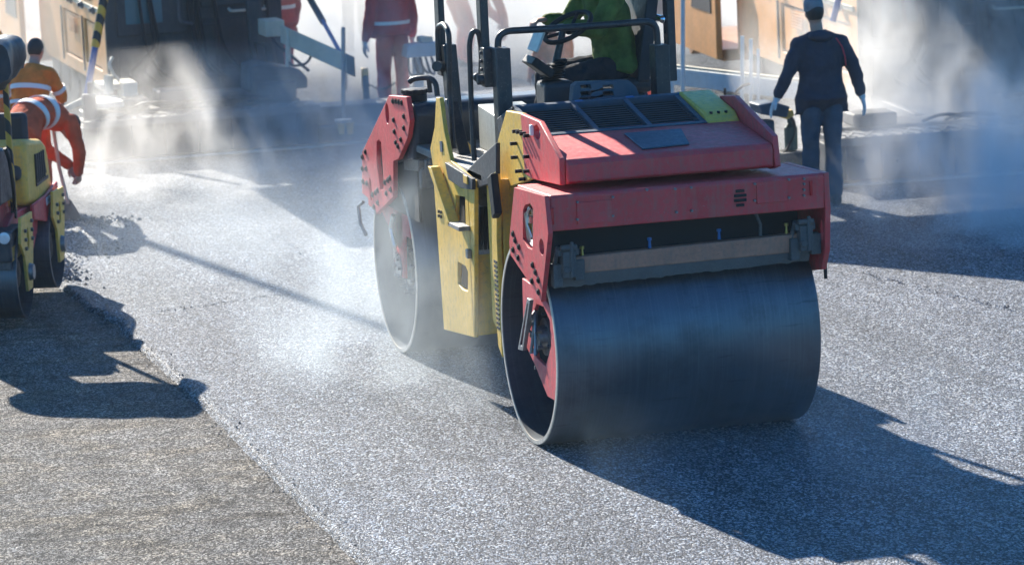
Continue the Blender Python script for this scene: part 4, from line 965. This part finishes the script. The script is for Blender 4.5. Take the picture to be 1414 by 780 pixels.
# levelling beam
a, b = f1(388, 47, 16.4), f1(479, 88, 14.95)
c = MB(); d = (b - a); n_ = Vector((0, 0, 1)); h_ = .10
c.add([(p + Vector((0, o, 0)) + n_ * z) for p in (a, b) for o in (-.045, .045) for z in (-h_, h_)], [(0, 1, 3, 2), (4, 6, 7, 5), (0, 4, 5, 1), (2, 3, 7, 6), (0, 2, 6, 4), (1, 5, 7, 3)])
lb = c.build('levelling_beam', 'pale', pv1, bevel=.01)
e = b + d.normalized() * .16
c = MB(); c.add([(p + Vector((0, o, 0)) + n_ * z) for p in (b - d.normalized() * .03, e) for o in (-.05, .05) for z in (-.105, .105)], [(0, 1, 3, 2), (4, 6, 7, 5), (0, 4, 5, 1), (2, 3, 7, 6), (0, 2, 6, 4), (1, 5, 7, 3)]); c.build('beam_end', 'black', lb, bevel=.008)
boxpx(366, 30, 394, 50, 16.5, .4, 'pale', 'beam_cap', pv1)
MB().cyl(f1(474, 163, 14.9), f1(474, 38, 14.9), .022).build('grade_rod', 'steel', lb)
c = MB(); a = f1(474, 165, 14.9); c.cyl(a, a + Vector((0, 0, -.03)), .09, .09)
c.build('rod_foot', 'steel', lb)
for px in (471, 483):
    a = f1(px, 172, 14.9); w = MB(); w.cyl(a + Vector((0, 0, .02)), a + Vector((0, 0, -.10)), .045, .03); w.build('rod_weight', 'amber', lb)
MB().cyl(f1(476, 84, 15.2), f1(445, 28, 15.4), .022).build('beam_cylinder', 'bluerod', lb)
MB().cyl(f1(447, 32, 15.4), f1(420, -15, 15.6), .035).build('cylinder_body', 'black', lb)
c = MB(); c.tube([f1(440, 60, 15.6), f1(448, 78, 15.5), f1(462, 84, 15.3), f1(470, 84, 15.2)], .012, 8, .05); c.tube([f1(398, 85, 16.2), f1(405, 92, 16.1), f1(425, 88, 15.9), f1(432, 72, 15.8)], .014, 8, .08)
pts = [f1(478 + 2 * math.sin(k * 1.6), 96 + k * 1.0, 15.1) for k in range(30)]
c.tube(pts, .006, 6); c.build('coiled_cable', 'dark', lb)
c = MB(); c.cyl(f1(398, 130, 16.2), f1(398, 40, 16.2), .03); c.cyl(f1(428, 75, 15.8), f1(428, 55, 15.8), .035); c.build('beam_post', 'pale', lb)
# remote held by the red man (hangs from the screed)
rc = thing('remote_control', 'yellow-edged hand remote with coiled cable at the red-suited worker\'s side', 'remote control', (F1.m @ f1(505, 125, 16.35))[:], 0)
MB().box((-.035, -.03, 0), (.035, .03, .24)).build('case', 'amber', rc, bevel=.01)
MB().box((-.04, -.045, -.12), (.03, -.032, .16)).build('keypad', 'screed', rc, bevel=.006)
c = MB(); pts = [Vector((.04 + .012 * k, .02 * math.sin(k), .06 - .06 * math.sin(k / 24 * PI) + .012 * math.cos(k * 2.2))) for k in range(25)]; c.tube(pts, .007, 6); c.build('cable', 'dark', rc)
# control box on post
cbp = W0.at(578, 120, 'y', 16.3); cb = thing('control_post', 'pale control box with looping cables on a post beside the red-suited worker', 'control box', (cbp.x, 16.3, 0))
MB().box((-.05, -.05, .02), (.05, .05, .78)).build('post', 'palemetal', cb, bevel=.01)
MB().prism([(-.15, .80), (-.13, .93), (.20, .96), (.24, .80)], 'y', -.15, .12).build('panel', 'palemetal', cb, bevel=.015)
MB().box((.02, -.1, .95), (.16, .08, 1.01)).build('panel_hood', 'pale', cb, bevel=.01)
c = MB()
for k in range(6): xa = -.12 + k * .06; c.tube([(xa, -.1, .82), (xa - .02 + .02 * k, -.16, .62 + .03 * (k % 3)), (xa + .1, -.14, .60), (xa + .08, -.05, .80)], .012, 8, .08)
c.build('cables', 'dark', cb)
MB().lathe([(0, .14), (.02, .14), (.02, .05)], (0, 0, 0), 'z', 20).build('base', 'palemetal', cb)

# extras of the right paver
def f2(px, py, y): return F2.at(px, py, 'y', y)
c = MB(); a, b = F2.at(922, 108, 'x', -1.35), F2.at(1108, 124, 'x', -1.35)
c = MB(); a, b = f2(920, 104, .9), f2(1125, 128, -1.0); d = b - a
c.add([(p + Vector((0, o, 0)) + Vector((0, 0, z))) for p in (a, b) for o in (-.05, .05) for z in (-.09, .09)], [(0, 1, 3, 2), (4, 6, 7, 5), (0, 4, 5, 1), (2, 3, 7, 6), (0, 2, 6, 4), (1, 5, 7, 3)])
lb2 = c.build('levelling_beam', 'palemetal', pv2, bevel=.01)
c = MB(); c.add([(p + Vector((0, o, 0)) + Vector((0, 0, z))) for p in (a, b) for o in (-.07, .07) for z in (.095, .115)], [(0, 1, 3, 2), (4, 6, 7, 5), (0, 4, 5, 1), (2, 3, 7, 6), (0, 2, 6, 4), (1, 5, 7, 3)]); c.build('beam_flange', 'pale', lb2)
for (px, p0, p1, yy, nm, r_) in ((943, -20, 132, .3, 'sensor_mast', .022), (1025, 50, 150, -.2, 'beam_post', .02), (1037, 54, 152, -.5, 'beam_post', .018), (1047, 68, 160, -.6, 'beam_post', .016), (927, 98, 132, .3, 'beam_post', .03), (1001, 122, 150, -.6, 'beam_post', .012)):
    MB().cyl(f2(px, p1, yy), f2(px, p0, yy), r_).build(nm, 'palemetal' if r_ > .013 else 'dark', lb2)
MB().tube([f2(1018, 140, -.5), f2(1015, 128, -.5), f2(1026, 118, -.5), f2(1036, 116, -.5)], .014, 8, .05).build('beam_hose', 'dark', lb2)
MB().cyl(f2(1163, -20, -1.3), f2(1150, 30, -1.3), .03).build('lift_cylinder', 'bluerod', pv2)
# grey tarpaulin-sided truck tail beyond, top right of the posts: hopper flap on the paver
fl = F2.yz([(892, 36), (925, 30), (975, 50), (970, -10), (900, -15)], -.9)
c = MB(); q = [F2.at(893, 40, 'y', 9.4), F2.at(940, 12, 'y', 9.0), F2.at(950, -30, 'y', 9.0), F2.at(893, -30, 'y', 9.4)]
c.add([tuple(v) for v in q] + [tuple(v + Vector((.05, .12, 0))) for v in q], [(0, 1, 2, 3), (7, 6, 5, 4), (0, 4, 5, 1), (1, 5, 6, 2), (2, 6, 7, 3), (3, 7, 4, 0)])
c.build('hopper_apron', 'canopy', pv2)
# operator pedestal by the navy man's hand, with hoses
def g2(px, py): return W0.at(px, py, 'y', 9.35)
cp_ = thing('control_post', 'dark control pedestal with yellow box and hoses under the navy man\'s left hand', 'control box', (g2(1078, 215).x, 9.35, 0))
ox = g2(1078, 215).x
def loc(px, py): p = g2(px, py); return (p.x - ox, p.z)
MB().prism([loc(1052, 215), loc(1050, 165), loc(1066, 165), loc(1070, 215)], 'y', -.06, .06).build('column', 'bluegrey', cp_, bevel=.01)
MB().prism([loc(1044, 156), loc(1040, 143), loc(1062, 139), loc(1082, 145), loc(1078, 160)], 'y', -.18, .14).build('panel', 'bluegrey', cp_, bevel=.012)
MB().prism([loc(1074, 152), loc(1088, 150), loc(1090, 158), loc(1080, 163), loc(1070, 160)], 'y', -.14, .06).build('yellow_box', 'yellow', cp_, bevel=.008)
c = MB(); a = loc(1092, 185); c.lathe([(0, .02), (.02, .06), (.22, .06), (.26, .03), (.30, .03)], (a[0], 0, a[1] - .16), 'z', 20); c.build('bottle', flat('green_plastic', (.02, .07, .06), .4), cp_)
c = MB()
for k in range(4):
    pts = [loc(1082, 156), loc(1092 + 2 * k, 163), loc(1096 + 2 * k, 180 + 4 * k), loc(1085 + 3 * k, 205), loc(1076, 212)]
    c.tube([(x, -.05 + .03 * k, z) for x, z in pts], .012, 8, .06)
c.build('hoses', 'dark', cp_)
MB().box((loc(1050, 215)[0] - .05, -.15, .0), (loc(1110, 215)[0], .15, .42)).build('base', 'screed', cp_, bevel=.01)
# scraper/lute leaning by the man's leg
lt_ = thing('lute', 'white-headed hand tool leaning by the navy man\'s left leg', 'hand tool', (g2(1112, 214).x, 9.2, .1))
c = MB(); c.tube([(0, 0, .30), (.02, .02, .9)], .015, 8); c.build('handle', 'white', lt_)
c = MB(); c.lathe([(-.02, .03), (0, .06), (.02, .03)], (0, 0, .25), 'y', 20); c.build('head', 'dark', lt_)
MB().cyl((0, 0, -.1), (0, 0, .22), .012).build('shaft', 'steel', lt_)

# ------------------------------------------------------------------ small roller, left
FS = Frame(-2.28, 6.48, 0, R(-18.6)); RS = .35
sr = thing('small_roller', 'small yellow and red tandem roller with striped post and black cover, at the left edge', 'road roller', (-2.28, 6.48, 0), R(-18.6))
def sdrum(yc):
    th = .02; W = .98
    c = (-W, yc, RS)
    d = MB().lathe([(0.0, RS - th), (.004, RS), (W - .004, RS), (W, RS - th), (W - .15, RS - th - .005), (.15, RS - th - .005)], c, n=96, closed=True).build('drum', 'drum', sr, smooth=50)
    w = MB().lathe([(W - .17, .02), (W - .17, RS - th - .006), (W - .15, RS - th - .006), (W - .15, .02)], c, n=48); w.lathe([(.15, .02), (.15, RS - th - .006), (.17, RS - th - .006), (.17, .02)], c, n=48)
    w.lathe([(W - .15, .04), (W - .13, .12), (W - .06, .11), (W - .05, .03)], c, n=24); w.build('drum_web', 'drumin', d)
sdrum(0); sdrum(1.42)
S_ = lambda pts, x=0.: FS.yz(pts, x)
# yellow rear hood with rounded top
hp = [(.62, .80), (.62, 1.18), (.66, 1.27), (.74, 1.315), (1.35, 1.24), (1.52, 1.18), (1.60, 1.08), (1.70, .78), (1.70, .70), (1.2, .70)]
MB().prism(hp, 'x', -.86, -.06).build('hood', 'yellow', sr, bevel=.05, seg=4)
hd2 = MB(); hd2.prism([(.98, .92), (.98, 1.16), (1.36, 1.13), (1.44, .95)], 'x', -.062, -.052); hv = hd2.build('hood_vent', 'void', sr)
c = MB()
for k in range(5): yy = .99 + k * .085; c.box((-.056, yy, .93), (-.044, yy + .022, 1.15))
c.box((-.054, .96, .90), (-.046, 1.47, .925)); c.build('vent_bars', 'plastic', hv)
MB().prism([(.62, .68), (.62, .80), (1.2, .80), (1.72, .84), (1.75, .68), (1.2, .58)], 'x', -.05, -.02).build('red_band', 'red', sr, bevel=.01)
tx = bpy.data.curves.new('lettering', 'FONT'); tx.body = 'DYNAPAC'; tx.size = .095; tx.extrude = .003; tx.align_x = 'CENTER'; tx.align_y = 'CENTER'
tmp = bpy.data.objects.new('tmp', tx); tme = bpy.data.meshes.new_from_object(tmp); bpy.data.objects.remove(tmp)
tme.materials.clear(); tme.materials.append(M['white']); to = bpy.data.objects.new('lettering', tme); COL.objects.link(to); to.parent = sr
to.location = (-.015, 1.36, .745); to.rotation_euler = (R(90), 0, R(90))
# lower red frame, drum brackets
c = MB(); c.prism([(-.1, .72), (.2, .80), (1.6, .72), (1.6, .62), (1.1, .5), (.75, .30), (.55, .30), (.35, .60)], 'x', -.80, -.10); c.build('chassis', 'redin', sr, bevel=.01)
for yc in (0., 1.42):
    c = MB(); c.prism([(yc - .22, .82), (yc + .25, .80), (yc + .22, .55), (yc + .09, .22), (yc - .09, .22), (yc - .14, .5), (yc - .28, .62)], 'x', .012, .035, [oval(yc + .02, .62, .05, .09), oval(yc, .34, .03, .03)])
    br = c.build('drum_bracket', 'yellow', sr, bevel=.005)
    c = MB()
    bolt_objs([(yc + .16, .60 + .07 * k) for k in range(3)] + [(yc - .12, .56 + .07 * k) for k in range(3)], .035, .055, .016, 'steel', br, 'bolt', False)
    c.lathe([(.036, .02), (.036, .07), (.07, .06), (.07, .02)], (0, yc, .36), n=20); c.build('hub', 'steel', br)
    c = MB(); c.prism([(yc - .22, .82), (yc + .25, .80), (yc + .09, .22), (yc - .09, .22)], 'x', -1.03, -1.0); c.build('drum_bracket', 'yellow', sr, bevel=.005)
# front body: black console fairing, red nose, headlight
c = MB(); c.prism([(-.30, .92), (-.26, 1.32), (-.10, 1.36), (.30, 1.30), (.36, .90)], 'x', -.95, -.10); c.build('front_fairing', 'tank', sr, bevel=.03)
c = MB(); c.prism([(-.40, .72), (-.38, .92), (.30, .92), (.35, .72)], 'x', -.95, -.16); c.build('front_nose', 'red', sr, bevel=.02)
c = MB(); c.prism([(-.42, .50), (-.42, .73), (.1, .73), (.1, .60), (-.3, .50)], 'x', -.98, -.02); c.build('front_bumper', 'plastic', sr, bevel=.015)
p = FS.at(7, 328, 'y', -.43); c = MB(); c.lathe([(0, .02), (0, .045), (-.02, .055), (-.05, .05)], (p.x, -.42, p.z), 'y', 24); hl = c.build('headlight', 'black', sr)
MB().lathe([(-.051, .005), (-.056, .03), (-.05, .046), (-.045, .046)], (p.x, -.42, p.z), 'y', 24).build('lens', 'lens', hl)
MB().prism([(-.02, .50), (-.02, .62), (-.10, .62), (-.14, .50)], 'y', -.38, .30).build('drum_fender', 'yellow', sr, bevel=.01)
MB().box((-.98, -.40, .44), (-.03, -.36, .50)).build('scraper', 'grime', sr, bevel=.006)
MB().tube([(-.90, -.43, .80), (-.75, -.44, .80)], .012, 8).build('nose_handle', 'bright', sr)
# posts and cover
p0, p1 = FS.at(20, 300, 'y', .25), FS.at(11, 92, 'y', .25)
MB().box((p0.x - .022, .22, .75), (p0.x + .022, .27, 2.05)).build('rollover_post', 'stripe_by', sr, bevel=.006)
MB().box((p0.x - .80, .22, .75), (p0.x - .73, .29, 2.05)).build('rollover_post', 'stripe_by', sr, bevel=.006)
MB().tube([(p0.x, .25, .8), (p0.x + .04, .1, .95), (p0.x + .05, -.05, 1.25), (p0.x + .03, -.1, 1.35)], .015, 8, .1).build('grab_rail', 'dark', sr)
c = MB(); c.box((-.55, .55, 1.0), (-.10, 1.0, 1.12)); c.box((-.55, .95, 1.12), (-.10, 1.05, 1.5)); c.build('seat', 'plastic', sr, bevel=.04)
c = MB(); rs = []; rr = random.Random(4); hx = FS.at(31, 60, 'y', -.2).x - .20
for i in range(15):
    t = i / 14; yy = -.5 + .72 * t; rg = []
    for k in range(28):
        a = 2 * PI * k / 28; ca, sa = math.cos(a), math.sin(a)
        x = hx - .42 + .56 * math.copysign(abs(ca) ** .6, ca); z = 1.99 + .19 * math.copysign(abs(sa) ** .7, sa) + (.10 * ca)
        v = Vector((x, yy, z)); v += noise.noise_vector(v * 4.) * .05
        if sa < -.2: v.z -= .12 * abs(noise.noise(v * 7))
        rg.append(v)
    rs.append(rg)
c.rings(rs); c.build('roof_cover', 'tarp', sr, smooth=60)
MB().box((-.96, -.16, 1.30), (-.46, -.12, 1.95)).build('shadow_sheet', 'tarp', sr, bevel=.01)  # added out of frame to join the cover's shadow to the body's

# ------------------------------------------------------------------ setting: ground, fresh mat, lamp post
M['fresh'] = asphalt('fresh_asphalt', (.005, .007, .011), (.024, .031, .044), (.085, .100, .130), (.52, .56, .62), cell=100., rough=.58, spec=.24)
M['old'] = asphalt('old_asphalt', (.012, .011, .010), (.060, .056, .051), (.165, .155, .142), (.46, .44, .41), cell=104., rough=.85, scuff=((1.35, 1.24, 1.06), (.30, .29, .28)), spec=.10, hue=((.97, 1., 1.05), (1.04, 1., .95)))
g = MB(); 
def sheet(x0, x1, y0, y1, z, name, mat, nx=1, ny=1, h=None):
    mb = MB(); vs = []; fs = []
    for j in range(ny + 1):
        for i in range(nx + 1):
            x = x0 + (x1 - x0) * i / nx; y = y0 + (y1 - y0) * j / ny; vs.append((x, y, z + (h(x, y) if h else 0)))
    for j in range(ny):
        for i in range(nx): a = j * (nx + 1) + i; fs.append((a, a + 1, a + nx + 2, a + nx + 1))
    mb.v = vs; mb.f = fs; return mb.build(name, mat, None, fix=False, smooth=80)
gr = sheet(-400, 400, -200, 700, -.045, 'ground', 'old'); tag(gr, 'worn brownish old asphalt to the left of the joint', 'ground', kind='structure')
# fresh mat: irregular left edge, real 4 cm thickness
edge = [(-1.70, -7.0), (-1.69, -2.72), (-1.66, 1.0), (-1.64, 3.0), (-1.66, 5.0), (-1.635, 6.0), (-1.72, 6.6), (-1.74, 7.3), (-1.80, 8.5), (-1.66, 9.6), (-1.60, 11.), (-1.7, 13.), (-1.5, 16.), (-1.4, 19.)]
def ex(y):
    for (a, b), (c_, d_) in zip(edge, edge[1:]):
        if b <= y <= d_: return a + (c_ - a) * (y - b) / (d_ - b)
    return edge[-1][0]
vs, fs = [], []; ny = 2200; cols = 4
for j in range(ny + 1):
    y = -7 + 26 * j / ny; n1 = noise.noise(Vector((y * 2.1, 3, 0))) * .035 + noise.noise(Vector((y * 9, 7, 0))) * .022 + noise.noise(Vector((y * 33, 7, 4))) * .012
    amp = .35 if y < 5.5 else .35 + 1.1 * min(1, (y - 5.5) / .8)
    x = ex(y) + n1 * amp
    vs += [(x - .03 - .012 * abs(noise.noise(Vector((y * 25, 1, 1)))), y, -.046), (x - .008, y, -.014), (x + .012, y, -.002), (x + .06, y, .0), (9.5, y, .0)]
for j in range(ny):
    for i in range(4): a = j * 5 + i; fs.append((a, a + 1, a + 6, a + 5))
mb = MB(); mb.v = vs; mb.f = fs; fm = mb.build('road', 'fresh', None, fix=False, smooth=50); tag(fm, 'freshly laid dark asphalt mat under the big roller', 'road', kind='structure')
# loose raked asphalt by the shovel and along the joint
def crumbs(name, label, spots, n, smin, smax, seed):
    mb = MB(); rr = random.Random(seed)
    for k in range(n):
        cx_, cy_, sx, sy = rr.choice(spots); x = rr.gauss(cx_, sx); y = rr.gauss(cy_, sy); s = rr.uniform(smin, smax) * (1 if rr.random() < .9 else 1.8)
        vs = [(Vector((a, b, c)).normalized() * s * rr.uniform(.6, 1.2)) for a, b, c in ((1, 0, 0), (-1, 0, 0), (0, 1, 0), (0, -1, 0), (0, 0, .8), (0, 0, -.8))]
        z = (0 if x > ex(y) else -.045) + s * .25
        o = [(v.x + x, v.y + y, v.z + z) for v in vs]
        mb.add(o, [(0, 2, 4), (2, 1, 4), (1, 3, 4), (3, 0, 4), (2, 0, 5), (1, 2, 5), (3, 1, 5), (0, 3, 5)])
    o = mb.build(name, 'fresh', None, fix=False, smooth=10); tag(o, label, 'loose asphalt', kind='stuff')
crumbs('loose_asphalt', 'crumbs of loose hot asphalt raked round the shovel', [(-1.42, 10.8, .16, .4), (-1.35, 10.0, .14, .3), (-1.70, 8.9, .08, .4), (-1.15, 11.4, .2, .2)], 3600, .005, .016, 2)
crumbs('joint_crumbs', 'crumbs scattered along the joint between old and new asphalt', [(ex(y) - .02, y, .05, .35) for y in [i * .6 - 4 for i in range(18)]], 420, .003, .007, 3)
def line(a, b, n): p, q = W0.at(*a, 'z', 0), W0.at(*b, 'z', 0); return [((p.lerp(q, (k + .5) / n)).x + .03 * math.sin(k * .35) + .02 * math.sin(k * 1.1), p.lerp(q, (k + .5) / n).y, .012, .035) for k in range(n)]
crumbs('pass_line', 'thin broken lines of dragged stones left by roller passes', line((1190, 378), (1414, 432), 110) + line((212, 432), (400, 405), 60) + line((365, 318), (420, 352), 30), 650, .002, .006, 9)
# raked ridge
hp_ = MB()
sheetv = []; nx, ny = 70, 90; X0_, X1_, Y0_, Y1_ = -2.0, -.75, 9.3, 12.0; vs = []; fs = []
for j in range(ny + 1):
    for i in range(nx + 1):
        u, v = i / nx, j / ny; x = X0_ + (X1_ - X0_) * u; y = Y0_ + (Y1_ - Y0_) * v
        fall = max(0, 1 - ((u - .45) / .42) ** 2 - ((v - .5) / .48) ** 2)
        h = fall ** .7 * (.05 + .05 * noise.noise(Vector((x * 3, y * 3, 0))) + .03 * noise.noise(Vector((x * 11, y * 11, 2))) + .014 * noise.noise(Vector((x * 34, y * 34, 2)))) - .012
        vs.append((x, y, h))
for j in range(ny):
    for i in range(nx): a = j * (nx + 1) + i; fs.append((a, a + 1, a + nx + 2, a + nx + 1))
hp_.v = vs; hp_.f = fs; tag(hp_.build('asphalt_heap', 'fresh', None, fix=False, smooth=80), 'low uneven heap of unrolled asphalt around the shovel', 'loose asphalt', kind='stuff')

# lamp post: its long thin shadow crosses the mat
AZ, EL = R(9.5), R(29.7)
lp = thing('street_lamp', 'tall grey street lamp left of the pavers, its thin shadow crossing the mat', 'street lamp', (-2.55, 20.6, -.045))
MB().tube([(0, 0, 0), (0, 0, 5), (0, 0, 14.0)], .10, 14, r1=.06).build('post', 'steel', lp)
MB().tube([(0, 0, 13.9), (0, 0, 14.3), (-.5, .0, 14.6), (-1.4, 0, 14.7)], .04, 10, .3).build('arm', 'steel', lp)
MB().box((-2.0, -.15, 14.62), (-1.3, .15, 14.74)).build('lamp_head', 'steel', lp, bevel=.04)
MB().lathe([(0, .2), (.03, .2), (.03, .09), (.5, .09)], (0, 0, 0), 'z', 20).build('base', 'steel', lp)

# ------------------------------------------------------------------ light
sc_ = bpy.context.scene
w = bpy.data.worlds.new('World'); sc_.world = w; w.use_nodes = True
nt = w.node_tree; sky = nt.nodes.new('ShaderNodeTexSky'); sky.sky_type = 'NISHITA'; sky.sun_disc = False; sky.sun_elevation = EL; sky.sun_rotation = -AZ
sky.ozone_density = 4.; sky.dust_density = .4
mx = nt.nodes.new('ShaderNodeMix'); mx.data_type = 'RGBA'; mx.blend_type = 'MULTIPLY'; mx.inputs[0].default_value = 1; mx.inputs[7].default_value = (.36, .93, 1.32, 1)
L(nt, sky.outputs[0], mx.inputs[6]); L(nt, mx.outputs[2], nt.nodes['Background'].inputs[0]); nt.nodes['Background'].inputs[1].default_value = .065
sun = bpy.data.lights.new('sun', 'SUN'); sun.energy = 5.; sun.angle = R(.5); sun.color = (1., .93, .82)
so = bpy.data.objects.new('sun', sun); COL.objects.link(so)
to_sun = Vector((-math.sin(AZ) * math.cos(EL), math.cos(AZ) * math.cos(EL), math.sin(EL)))
so.rotation_euler = to_sun.to_track_quat('Z', 'Y').to_euler(); so.location = (0, 0, 30)

# ------------------------------------------------------------------ air: haze and steam
def volmat(name, dens, col=(.9, .93, 1.), g=.35):
    m = bpy.data.materials.new(name); m.use_nodes = True; nt = m.node_tree; nt.nodes.clear()
    o = nt.nodes.new('ShaderNodeOutputMaterial'); v = nt.nodes.new('ShaderNodeVolumePrincipled')
    v.inputs['Color'].default_value = (*col, 1); v.inputs['Density'].default_value = dens; v.inputs['Anisotropy'].default_value = g
    L(nt, v.outputs[0], o.inputs['Volume']); return m, nt, v
hm, _, _ = volmat('haze_air', .0003, (.7, .86, 1.), g=.2)
hz = MB().box((-60, -40, -1.2), (70, 110, 14)).build('haze', hm); hz['kind'] = 'stuff'; tag(hz, 'thin steam haze hanging over the whole site', 'haze', kind='stuff')

def steam(name, label, c, r, dens, seed, scale=1.5, thr=.47, g=.35, stretch=(1, 1, .6), col=(.82, .92, 1.)):
    m, nt, v = volmat(name + '_vapour', 0, col, g)
    tc = N(nt, 'ShaderNodeTexCoord')
    ln = nt.nodes.new('ShaderNodeVectorMath'); ln.operation = 'LENGTH'; L(nt, tc.outputs['Object'], ln.inputs[0])
    fall = math_(nt, 'SUBTRACT', 1., ln.outputs['Value'], True)
    fall = math_(nt, 'POWER', fall, .7)
    geo = nt.nodes.new('ShaderNodeNewGeometry')
    mp = N(nt, 'ShaderNodeMapping'); mp.inputs['Scale'].default_value = stretch; mp.inputs['Location'].default_value = (seed * 3.1, seed * 1.7, seed); L(nt, geo.outputs['Position'], mp.inputs[0])
    n = N(nt, 'ShaderNodeTexNoise', Scale=scale, Detail=4., Roughness=.58, Distortion=.7); L(nt, mp.outputs[0], n.inputs[0])
    d = math_(nt, 'MULTIPLY', math_(nt, 'SUBTRACT', n.outputs[0], thr, True), 4.)
    d = math_(nt, 'MULTIPLY', math_(nt, 'MULTIPLY', d, fall), dens)
    L(nt, d, v.inputs['Density'])
    o = MB().sphere((0, 0, 0), 1, n=24).build(name, m, None); o.location = c; o.scale = r
    tag(o, label, 'steam', kind='stuff'); return o
STEAMS = [
 ('steam', 'dense rising steam in front of the left paver screed', (.1, 13.6, .3), (2.7, 1.9, 1.12), 1.35, 1, 2.0, .48, .4, (1, 1, .6), (.98, .96, .93)),
 ('steam', 'steam drifting over the right end of the left screed', (2.4, 13.2, .5), (2.2, 2.0, 1.4), 1.0, 2, 2.0),
 ('steam', 'white steam rising beside the man in navy', (6.9, 10.7, 1.1), (1.9, 1.5, 1.6), 3.2, 3, 2.0, .46, .4, (1, 1, .6), (.95, .95, .95)),
 ('steam', 'steam drifting low at the right edge', (6.2, 6.6, .3), (1.9, 1.8, 1.2), 2.6, 4),
 ('steam', 'grey steam drifting over the low screed right of the man in navy', (6.4, 8.9, .5), (1.7, 1.2, 1.0), 1.5, 11, 2.0, .46, .4, (1, 1, .6), (.95, .95, .95)),
 ('steam', 'thin steam curling round the rear drum', (.1, 2.6, .5), (1.5, 2.1, 1.1), .9, 5),
 ('steam', 'faint steam low in the shadow of the front drum', (1.3, -1.6, .2), (1.7, 1.3, .6), .34, 6, 1.5, .47, .2, (1, 1, .6), (.6, .82, 1.)),
 ('steam', 'wide thin steam veiling the people on the far road', (4.8, 23.5, 1.6), (10., 6., 3.2), .55, 8, .8, .38, .35, (1, 1, .6), (.95, .95, .94)),
 ('steam', 'low thin steam lying over the sunlit mat', (.2, 8.0, .1), (2.6, 4.2, .9), .13, 9, .9, .38),
]
for s in STEAMS: steam(*s)

# ------------------------------------------------------------------ camera, render settings
cd = bpy.data.cameras.new('camera'); co = bpy.data.objects.new('camera', cd); COL.objects.link(co)
co.matrix_world = Matrix.Translation(CAM) @ Matrix((CR, CU, -CF)).transposed().to_4x4()
cd.sensor_width = 36; cd.lens = FPX / 1414 * 36; cd.clip_start = .1; cd.clip_end = 2000
cd.dof.use_dof = True; cd.dof.focus_distance = 23.; cd.dof.aperture_fstop = 4.
sc_.camera = co
sc_.view_settings.view_transform = 'Standard'; sc_.view_settings.look = 'None'; sc_.view_settings.gamma = 1; sc_.view_settings.use_curve_mapping = False
sc_.view_settings.exposure = 1.42
cy_ = sc_.cycles
sc_.render.engine = 'CYCLES'
cy_.use_denoising = True; cy_.max_bounces = 6; cy_.diffuse_bounces = 3; cy_.glossy_bounces = 3; cy_.volume_bounces = 1; cy_.transparent_max_bounces = 8
cy_.volume_step_rate = 3.0; cy_.volume_max_steps = 128; cy_.use_adaptive_sampling = True; cy_.adaptive_threshold = .02
cy_.sample_clamp_indirect = 4
